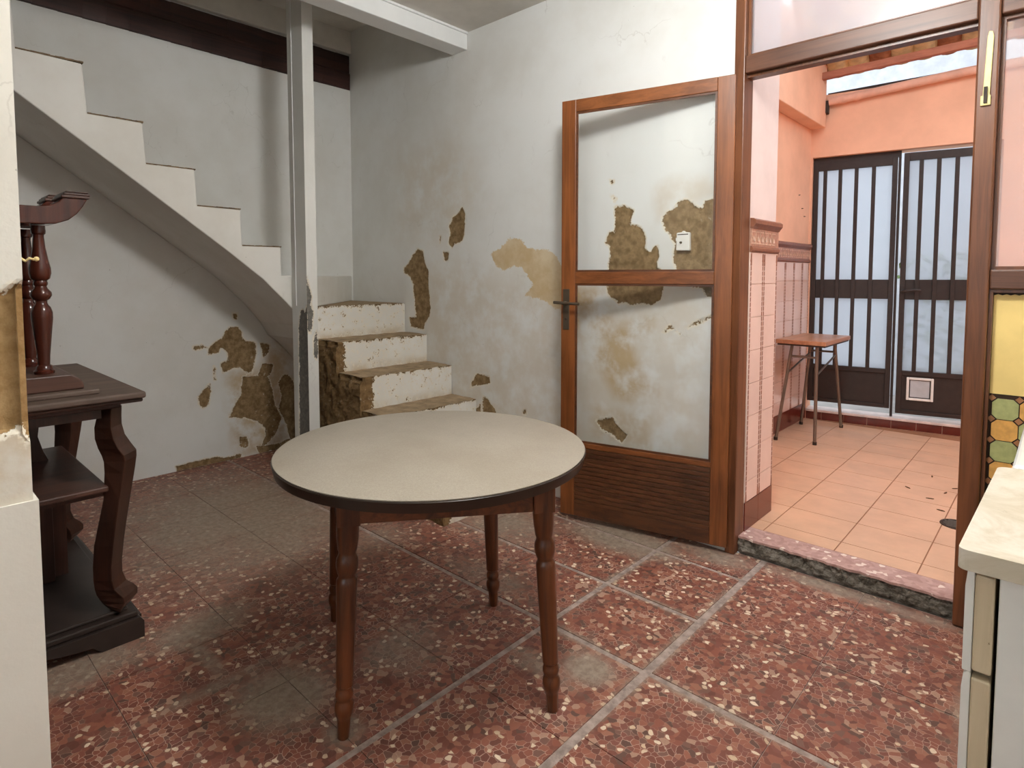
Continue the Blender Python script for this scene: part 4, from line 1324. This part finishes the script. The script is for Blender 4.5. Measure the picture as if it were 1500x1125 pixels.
# threshold: broken concrete riser and terrazzo strip
mb = MB()
nx = 90
x0, x1 = -1.073, -0.263
rows = [(0.001, 2.700), (0.02, 2.692), (0.045, 2.70), (0.066, 2.704), (0.070, 2.704)]
b = 0
for j, (z, y) in enumerate(rows):
    for i in range(nx + 1):
        x = x0 + (x1 - x0) * i / nx
        jit = (0.010 * math.sin(i * 0.9 + j * 2.1) * math.sin(i * 0.37 + j) + rng.uniform(-0.004, 0.004)) if 0 < j < 4 else 0
        mb.v.append((x, y + jit, z + (rng.uniform(-.004, .004) if 0 < j < 4 else 0)))
for j in range(len(rows) - 1):
    for i in range(nx):
        q = j * (nx + 1) + i
        mb.f.append((q, q + 1, q + nx + 2, q + nx + 1))
        mb.mi.append(0)
mb.box(x0, x1, 2.72, 2.83, -0.1, 0.069)
th = struct(mb.build('trim_6', M['concrete']), 'broken concrete doorstep below the patio doorway')
mb = MB()
nx = 60
for i in range(nx + 1):
    x = x0 + (x1 - x0) * i / nx
    e = 2.696 + 0.006 * math.sin(i * 0.8) * math.sin(i * 0.31) + rng.uniform(-.002, .002)
    mb.v += [(x, e, 0.069), (x, e, 0.079), (x, 2.832, 0.079), (x, 2.832, 0.069)]
for i in range(nx):
    q = i * 4
    for a in range(4):
        mb.f.append((q + a, q + 4 + a, q + 4 + (a + 1) % 4, q + (a + 1) % 4))
        mb.mi.append(0)
mb.build('threshold_strip', M['strip'], th)

pf = struct(MB().prism([(XPL, 2.8335), (XPR, 2.8335), (XPR, 5.98), (XPL, 5.372)], 2, -0.1, ZP - 0.003).build('floor_patio', M['pgrout']), 'salmon tiled patio floor')
o = MB().box(-0.5, 0.5, -0.5, 0.5, 0.0, 0.003).build('patio_tile', M['ptile'])
ptm = o.data
bpy.data.objects.remove(o, do_unlink=True)
xj = [XPL, -1.315, -1.01, -0.705, -0.40, -0.095, 0.21, 0.515, 0.82, 1.125, 1.43, 1.735, 2.04, 2.2]
yj = [2.834, 2.952, 3.229, 3.507, 3.785, 4.062, 4.34, 4.618, 4.895, 5.172, 5.368]
DRX, DRY = -0.345, 3.535
lay(ptm, None, pf, xj, yj, ZP - 0.0028, lambda x: 0.005, lambda y: 0.004, 'patio_tile')
# floor drain
dr = thing('floor_drain', (DRX, DRY, ZP + 0.0006), 'round dark metal floor drain in the patio tiles', 'drain')
MB().lathe([(0, .070), (.004, .068), (.0045, .058), (.001, .056)], (DRX, DRY, ZP + 0.0006), 24).build('rim', M['rust'], dr, smooth=True)
for k in range(-2, 3):
    L = math.sqrt(0.056 ** 2 - (k * 0.02) ** 2)
    MB().box(DRX - L, DRX + L, DRY + k * 0.02 - 0.005, DRY + k * 0.02 + 0.005, ZP + 0.0022, ZP + 0.005).build('grate_bar', M['steel'], dr)

# patio walls
pw = struct(MB().box(-1.11, -1.082, 2.7555, 3.105, 0.0, 3.3).build('wall_patio_pier', M['pink']), 'pale pink plaster pier beside the patio doorway')
plw = struct(MB().box(XPL - 0.15, XPL - 0.012, 3.095, 5.55, -0.1, 3.3).build('wall_patio_left', M['orange']), 'salmon painted patio side wall with tiled dado')
MB().box(XPL - 0.0115, -1.492, 3.11, 5.355, 2.487, 3.02).build('boxed_beam', M['orange'], plw, bevel=0.006)
MB().box(-1.492, -1.12, 3.0955, 3.115, 0.08, 3.3).build('return', M['pink'], plw)
# back wall with gate opening  s 0..1.24, z 0.165..2.245
mb = MB(BT)
SG0, SG1, ZG0, ZG1 = 0.004, 1.235, 0.160, 2.262
mb.box(-0.15, SG0, 0.0, 0.18, -0.1, 2.76)
mb.box(SG1, 4.0, 0.0, 0.18, -0.1, 2.76)
mb.box(SG0, SG1, 0.0, 0.18, ZG1, 2.76)
mb.box(SG0, SG1, 0.01, 0.18, -0.1, 0.142)
bk = struct(mb.build('wall_patio_back', M['orange'], bevel=0.0), 'salmon painted patio end wall above the iron gates')
MB(BT).box(SG0 + 0.001, SG1 - 0.001, -0.012, 0.16, 0.1425, 0.1620).build('sill', M['sill'], bk, bevel=0.003)
s = 0.005
i = 0
while s < 1.24:
    e = min(s + (0.165 if i else 0.12), 1.24)
    MB(BT).box(s, e - 0.004, 0.0, 0.0095, ZP + 0.001, 0.1420).build('riser_tile', M['maroon'], bk, bevel=0.001)
    s = e
    i += 1
struct(MB().box(XPR, XPR + 0.15, 2.76, 6.1, -0.1, 2.76).build('wall_patio_right', M['orange']))
struct(MB().box(XR + 0.15, XPR, 2.60, 2.755, -0.1, ZS).build('wall_patio_house', M['orange']))


# ---- tiled dado helper: wall plane x = X facing +x
def dado(X, y0, y1, parent, first=0.0, pitch=0.2):
    zs = [0.217, 0.315, 0.47, 0.625, 0.78, 0.935, 1.09, 1.245, 1.392]
    MB().box(X - 0.0118, X - 0.005, y0, y1, ZP + 0.001, 1.545).build('tile_bed', M['dgrout'], parent)
    yy = [y0]
    y = y0 + (first if first else pitch)
    while y < y1 - 0.01:
        yy.append(y)
        y += pitch
    yy.append(y1)
    o = MB().box(0, 0.005, -0.5, 0.5, 0, 1).build('wall_tile', M['dado'])
    me = o.data
    bpy.data.objects.remove(o, do_unlink=True)
    o = MB().box(0, 0.006, -0.5, 0.5, 0, 1).build('skirting_tile', M['maroon'])
    me2 = o.data
    bpy.data.objects.remove(o, do_unlink=True)
    for i in range(len(yy) - 1):
        a, b = yy[i] + 0.0012, yy[i + 1] - 0.0012
        for j in range(len(zs) - 1):
            o = bpy.data.objects.new('wall_tile', me)
            col.objects.link(o)
            o.location = (X - 0.0022, (a + b) / 2, zs[j] + 0.0012)
            o.scale = (1, b - a, zs[j + 1] - zs[j] - 0.0024)
            put(o, parent)
        o = bpy.data.objects.new('skirting_tile', me2)
        col.objects.link(o)
        o.location = (X - 0.0018, (a + b) / 2, ZP + 0.002)
        o.scale = (1, b - a, 0.215 - ZP - 0.003)
        put(o, parent)
    # twisted-column decor along the tile joints
    for y in yy:
        for dy in (-0.011, 0.011):
            yc = y + dy
            if yc < y0 + 0.004 or yc > y1 - 0.004:
                continue
            mb = MB()
            nn_ = 46
            z0, z1 = 0.225, 1.33
            for k in range(nn_):
                za, zb = z0 + (z1 - z0) * k / nn_, z0 + (z1 - z0) * (k + 1) / nn_
                wv = 0.0052
                mb.add([(X + .0004, yc - wv, za), (X + .0024, yc, za + .003), (X + .0004, yc + wv, za + .008), (X + .0004, yc - wv, zb - .004), (X + .0024, yc, zb - .001), (X + .0004, yc + wv, zb + .002)], [(0, 1, 4, 3), (1, 2, 5, 4)])
            # capital and base
            for (z, h, wd) in ((1.33, 0.018, 0.008), (1.348, 0.02, 0.0105), (1.368, 0.018, 0.0085), (0.219, 0.02, 0.009), (0.24, 0.014, 0.007)):
                mb.add([(X + .0004, yc - wd, z), (X + .0032, yc, z), (X + .0004, yc + wd, z), (X + .0004, yc - wd * .6, z + h), (X + .0032, yc, z + h), (X + .0004, yc + wd * .6, z + h)], [(0, 1, 4, 3), (1, 2, 5, 4), (3, 4, 5), (0, 2, 1)])
            mb.build('rope_column', M['rope'], parent)
    # frieze
    MB().prism([(X - 0.0045, 1.392), (X + 0.004, 1.392), (X + 0.010, 1.400), (X + 0.010, 1.410), (X + 0.004, 1.420), (X - 0.0045, 1.420)], 1, y0, y1).build('lower_moulding', M['rope'], parent)
    MB().box(X - 0.0045, X + 0.003, y0, y1, 1.4205, 1.500).build('frieze_band', M['friezebg'], parent)
    MB().prism([(X - 0.0045, 1.5005), (X + 0.006, 1.5005), (X + 0.012, 1.510), (X + 0.022, 1.522), (X + 0.022, 1.538), (X + 0.012, 1.546), (X - 0.0045, 1.548)], 1, y0, y1).build('cornice', M['rope'], parent)
    mp = 0.05
    n_ = int((y1 - y0) / mp)
    for k in range(n_):
        yc = y0 + (k + 0.5) * mp
        mb = MB()
        for (a, L) in ((-0.9, .026), (-0.45, .032), (0, .036), (0.45, .032), (0.9, .026)):
            d = Vector((0, math.sin(a), math.cos(a)))
            p = Vector((0, math.cos(a), -math.sin(a)))
            o_ = Vector((X + .0032, yc, 1.438))
            q = [o_ + d * .006, o_ + d * (L * .6) + p * .0045 + Vector((.003, 0, 0)), o_ + d * L, o_ + d * (L * .6) - p * .0045 + Vector((.003, 0, 0))]
            mb.add([tuple(v) for v in q], [(0, 1, 2, 3)])
        mb.box(X + .003, X + .0055, yc - .018, yc + .018, 1.430, 1.436)
        mb.box(X + .003, X + .0055, yc - .0235, yc - .0215, 1.430, 1.492)
        mb.box(X + .003, X + .0045, yc - .0235, yc + .0235, 1.484, 1.489)
        mb.build('frieze_motif', M['friezehi'], parent)


dado(-1.070, 2.757, 3.105, pw, first=0.165)
dado(XPL, 4.42, 5.372, plw, first=0.18)

# some nails on the salmon wall
for (y, z) in ((5.18, 1.83), (5.10, 1.93), (5.24, 1.77)):
    MB().lathe([(0, .004), (.014, .002)], (XPL - 0.012, y, z), 6, (0, y, z)).build('wall_plug', M['rust'], plw)

# gutter pipe and top of back wall
gp_ = struct(thing('trim_8', tuple(BT @ Vector((0.6, -0.045, 2.68)))), 'pink painted pipe running along the top of the patio end wall')
MB(BT).tube([(0.115, -0.045, 2.690), (0.25, -0.045, 2.700), (1.0, -0.045, 2.765), (1.7, -0.045, 2.79), (3.9, -0.045, 2.80)], 0.032, 14).build('pipe', M['pipe'], gp_, smooth=True)
for s_ in (0.20, 0.30):
    MB(BT).lathe([(0, .037), (.03, .037)], (s_, -0.045, 2.6965 + (s_ - .2) * .07), 14, (s_ + 1, -0.045, 2.6965 + (s_ - .2) * .07 + .08)).build('collar', M['pipe'], gp_, smooth=True)
MB(BT).box(0.06, 0.115, -0.06, 0.0, 2.60, 2.70).build('wall_bracket', M['rust'], gp_, bevel=0.004)
struct(MB(BT).prism([(0.10, 2.7605), (4.0, 2.7605), (4.0, 2.83), (1.6, 2.83), (0.10, 2.775)], 1, 0.02, 0.16).build('trim_7', M['rust']), 'dark coping on the patio end wall')

# roof: battens and barrel tiles
rb = thing('roof_batten', tuple(BT @ Vector((0.6, -0.15, 2.84))), 'reddish wooden batten carrying the clay roof tiles', 'batten')
MB(BT).prism([(0.03, 2.838), (2.3, 2.985), (2.3, 3.040), (0.03, 2.892)], 1, -0.17, -0.12).build('batten_board', M['batten'], rb, bevel=0.004)
# tile rows run across the wall direction (local y), rise towards the house
halfn = 8


def barrel(rad, L, up, thick=0.012):
    mb = MB()
    vs, fs = [], []
    for e, y in enumerate((0.0, L)):
        rr_ = rad * (1.0 if e == 0 else 0.84)
        for lay_ in (0, 1):
            for k in range(halfn + 1):
                a = PI * k / halfn
                r_ = rr_ - lay_ * thick
                z = math.sin(a) * r_ * 0.8
                vs.append((math.cos(a) * r_, y, z if up else -z))
    n1 = halfn + 1

    def I(e, l, k):
        return (e * 2 + l) * n1 + k
    for k in range(halfn):
        fs.append((I(0, 0, k), I(1, 0, k), I(1, 0, k + 1), I(0, 0, k + 1)))
        fs.append((I(0, 1, k), I(0, 1, k + 1), I(1, 1, k + 1), I(1, 1, k)))
        fs.append((I(0, 0, k), I(0, 0, k + 1), I(0, 1, k + 1), I(0, 1, k)))
        fs.append((I(1, 0, k), I(1, 1, k), I(1, 1, k + 1), I(1, 0, k + 1)))
    for k in (0, halfn):
        fs.append((I(0, 0, k), I(0, 1, k), I(1, 1, k), I(1, 0, k)))
    mb.add(vs, fs)
    return mb


protos = []
for up, m in ((False, 'roofpale'), (True, 'roof'), (False, 'roof')):
    o = barrel(0.085, 0.46, up).build('roof_tile', M[m], None, smooth=True)
    me = o.data
    off = Vector(o.location)
    bpy.data.objects.remove(o, do_unlink=True)
    protos.append((me, off))
roof_root = thing('patio_roof', tuple(BT @ Vector((0.6, -0.9, 2.9))), 'clay barrel tile roof over the patio, gaps showing the sky', 'roof')
slope = math.radians(15)
rotz = math.atan2(BD.y, BD.x)
for row in range(3):
    for i in range(17):
        for up in (0, 1):
            s_ = 0.02 + i * 0.145 + (0.0725 if up else 0.0)
            yloc = 0.10 - row * 0.36
            z0 = 2.935 + s_ * 0.055 + row * 0.36 * math.tan(slope) + (0.055 if up else 0.025)
            pr = protos[1] if up else (protos[0] if (i + row) % 3 else protos[2])
            if row == 0 and up and i in (2, 5):
                continue
            o = bpy.data.objects.new('roof_tile', pr[0])
            col.objects.link(o)
            Mx = BT @ Matrix.Translation((s_, yloc, z0)) @ Matrix.Rotation(PI, 4, 'Z') @ Matrix.Rotation(slope, 4, 'X') @ Matrix.Translation(pr[1])
            o.matrix_world = Mx
            l_, r_, sc_ = Mx.decompose()
            o.location, o.rotation_euler = l_, r_.to_euler()
            put(o, roof_root)

# ------------------------------------------------------------------ iron gates


def gate(T, s0, s1, bars, z0, z1, label, flap=False, lever=False):
    base = T @ Vector(((s0 + s1) / 2, 0.06, z0))
    g = thing('iron_gate', tuple(base), label, 'gate')
    Y0, Y1 = 0.045, 0.085

    def bx(a, b, c, d, name, y0=Y0, y1=Y1, parent=g, m=M['iron'], bev=0.002):
        return MB(T).box(a, b, y0, y1, c, d).build(name, m, parent, bevel=bev)
    fw = 0.036
    bx(s0, s0 + fw, z0, z1, 'stile')
    bx(s1 - fw, s1, z0, z1, 'stile')
    bx(s0 + fw, s1 - fw, z1 - 0.06, z1, 'rail')
    bx(s0 + fw, s1 - fw, 1.10, 1.255, 'middle_rail', Y0 + 0.012)
    bx(s0 + fw, s1 - fw, 0.505, 0.540, 'rail')
    bx(s0 + fw, s1 - fw, z0, z0 + 0.03, 'rail')
    pnl_ = bx(s0 + fw, s1 - fw, z0 + 0.03, 0.505, 'kick_plate', Y0 + 0.014)
    edges = [s0 + fw] + list(bars) + [s1 - fw]
    for b_ in bars:
        bx(b_ - 0.014, b_ + 0.014, 0.540, z1 - 0.06, 'bar', Y0 - 0.004, Y0 + 0.0115)
    for i in range(len(edges) - 1):
        a = edges[i] + 0.0005
        b = edges[i + 1] - 0.0005
        for (c, d) in ((0.5405, 1.0995), (1.2555, z1 - 0.0605)):
            MB(T).box(a, b, Y0 + 0.018, Y0 + 0.023, c, d).build('pane', M['frostgate'], g)
    if flap:
        fl_ = MB(T)
        a, b, c, d, w_ = 0.708, 0.884, 0.312, 0.492, 0.018
        for bxs in ((a, a + w_, c, d), (b - w_, b, c, d), (a + w_, b - w_, c, c + w_), (a + w_, b - w_, d - w_, d)):
            fl_.box(bxs[0], bxs[1], Y0 - 0.004, Y0 + 0.0138, bxs[2], bxs[3])
        f_ = fl_.build('cat_flap', M['whiteplastic'], pnl_, bevel=0.004)
        f_['label'] = 'white plastic cat flap'
        MB(T).box(a + .026, b - .026, Y0 + 0.006, Y0 + 0.010, c + .026, d - .024).build('flap_pane', M['flap'], pnl_)
    if lever:
        hp_ = bx(s0 + 0.002, s0 + 0.032, 1.10, 1.21, 'handle_plate', Y0 - 0.004, Y0 - 0.0002)
        MB(T).tube([(s0 + .018, Y0 - .004, 1.165), (s0 + .018, Y0 - .045, 1.165), (s0 + .03, Y0 - .052, 1.166), (s0 + .10, Y0 - .052, 1.175), (s0 + .135, Y0 - .048, 1.172)], 0.011, 10).build('handle_lever', M['iron'], hp_, smooth=True)
    return g


gate(BT, 0.008, 0.600, (0.095, 0.205, 0.320, 0.440), 0.225, 2.215, 'dark iron gate leaf beside the small table, bars over frosted glass')
MB(BT).box(0.006, 0.622, 0.05, 0.10, 2.2155, 2.2615).build('gate_header', M['iron'], bk)
MB(BT).box(0.604, 0.622, 0.05, 0.10, 0.1625, 2.215).build('gate_post', M['iron'], bk)
# the other leaf stands slightly ajar, hinged at its far side
hs = 1.222
T2 = BT @ Matrix.Translation((hs, 0.065, 0)) @ Matrix.Rotation(math.radians(3.0), 4, 'Z') @ Matrix.Translation((-hs, -0.065, 0))
gate(T2, 0.640, 1.215, (0.752, 0.862, 0.974, 1.086), 0.200, 2.232, 'dark iron gate leaf with white cat flap, standing ajar', True, True)

# ------------------------------------------------------------------ little folding table by the gates
stl = thing('folding_table', (-1.39, 4.9, ZP), 'small narrow folding table with wood-look top and tubular legs by the gate', 'table')
ZTT = 0.792
TX0, TX1, TY0, TY1 = -1.555, -1.215, 4.52, 5.16
MB().box(TX0, TX1, TY0, TY1, ZTT, ZTT + 0.03).build('table_top', M['stooltop'], stl, bevel=0.003)
MB().box(TX0 + .01, TX1 - .01, TY0 + .01, TY1 - .01, ZTT - 0.012, ZTT - 0.0005).build('underside_rail', M['iron'], stl)
zt_ = ZTT - 0.013
legs = [((-1.30, 4.62, zt_), (-1.278, 4.55, ZP + .002)), ((-1.47, 4.62, zt_), (-1.53, 4.50, ZP + .002)), ((-1.30, 5.06, zt_), (-1.275, 5.22, ZP + .002)), ((-1.47, 5.06, zt_), (-1.545, 5.12, ZP + .002))]
for a, b in legs:
    l_ = MB().tube([a, b], 0.0115, 10).build('leg', M['steel'], stl, smooth=True)
    MB().lathe([(0, .014), (.022, .014)], (b[0], b[1], ZP + 0.0005), 10).build('foot_cap', M['rust'], l_, smooth=True)


def lerp(p, q, t):
    return tuple(p[i] + (q[i] - p[i]) * t for i in range(3))


MB().tube([lerp(*legs[0], .12), lerp(*legs[1], .12)], 0.008, 8).build('stretcher', M['steel'], stl, smooth=True)
MB().tube([lerp(*legs[2], .12), lerp(*legs[3], .12)], 0.008, 8).build('stretcher', M['steel'], stl, smooth=True)
MB().tube([lerp(*legs[0], .30), lerp(*legs[2], .15)], 0.007, 8).build('brace', M['steel'], stl, smooth=True)
MB().tube([lerp(*legs[1], .30), lerp(*legs[3], .15)], 0.007, 8).build('brace', M['steel'], stl, smooth=True)

# ------------------------------------------------------------------ outside the gates
struct(MB().box(-8, 10, 5.95, 14, -0.12, -0.02).build('floor_street', M['ground']), 'grey paving beyond the gates')
struct(MB().box(-8, 10, 7.6, 7.9, -0.02, 4.2).build('wall_street', M['facade']), 'pale wall across the street')
sh = thing('shrub', (-0.82, 6.9, -0.02), 'green shrub showing through the gap between the gates', 'shrub')
mb = MB()
rs = random.Random(11)
for k in range(420):
    c = Vector((-0.82 + rs.gauss(0, .14), 6.9 + rs.gauss(0, .16), 0.35 + rs.random() * 1.15))
    a = Vector((rs.uniform(-1, 1), rs.uniform(-1, 1), rs.uniform(-.6, .6))).normalized() * .045
    b_ = a.cross(Vector((rs.uniform(-1, 1), rs.uniform(-1, 1), rs.uniform(-1, 1)))).normalized() * .02
    mb.add([tuple(c - a), tuple(c + b_), tuple(c + a), tuple(c - b_)], [(0, 1, 2, 3)])
lf = mb.build('foliage', M['leaf'], sh)
lf['kind'] = 'stuff'
MB().lathe([(0, .02), (.6, .012)], (-0.82, 6.9, -0.0195), 8).build('stem', M['oldbeam'], sh)

# ------------------------------------------------------------------ dry leaf bits on the patio floor
rs = random.Random(4)
for (x, y) in ((-0.42, 4.14), (-0.45, 4.02), (-0.50, 3.86), (-0.43, 3.70), (-0.62, 3.98), (-0.55, 4.30)):
    a = rs.uniform(0, PI)
    T = Matrix.Translation((x, y, ZP + 0.001)) @ Matrix.Rotation(a, 4, 'Z')
    w_ = rs.uniform(.006, .011)
    o = MB(T).prism([(-0.018, 0), (-0.006, -w_ * .6), (0.011, -w_ * .4), (0.019, 0.002), (0.007, w_ * .6), (-0.007, w_ * .5)], 2, 0.0, 0.003).build('dry_leaf', M['dryleaf'])
    tag(o, 'small dry leaf scrap lying on the salmon patio tiles', 'leaf', 'leaf scraps on the patio floor')
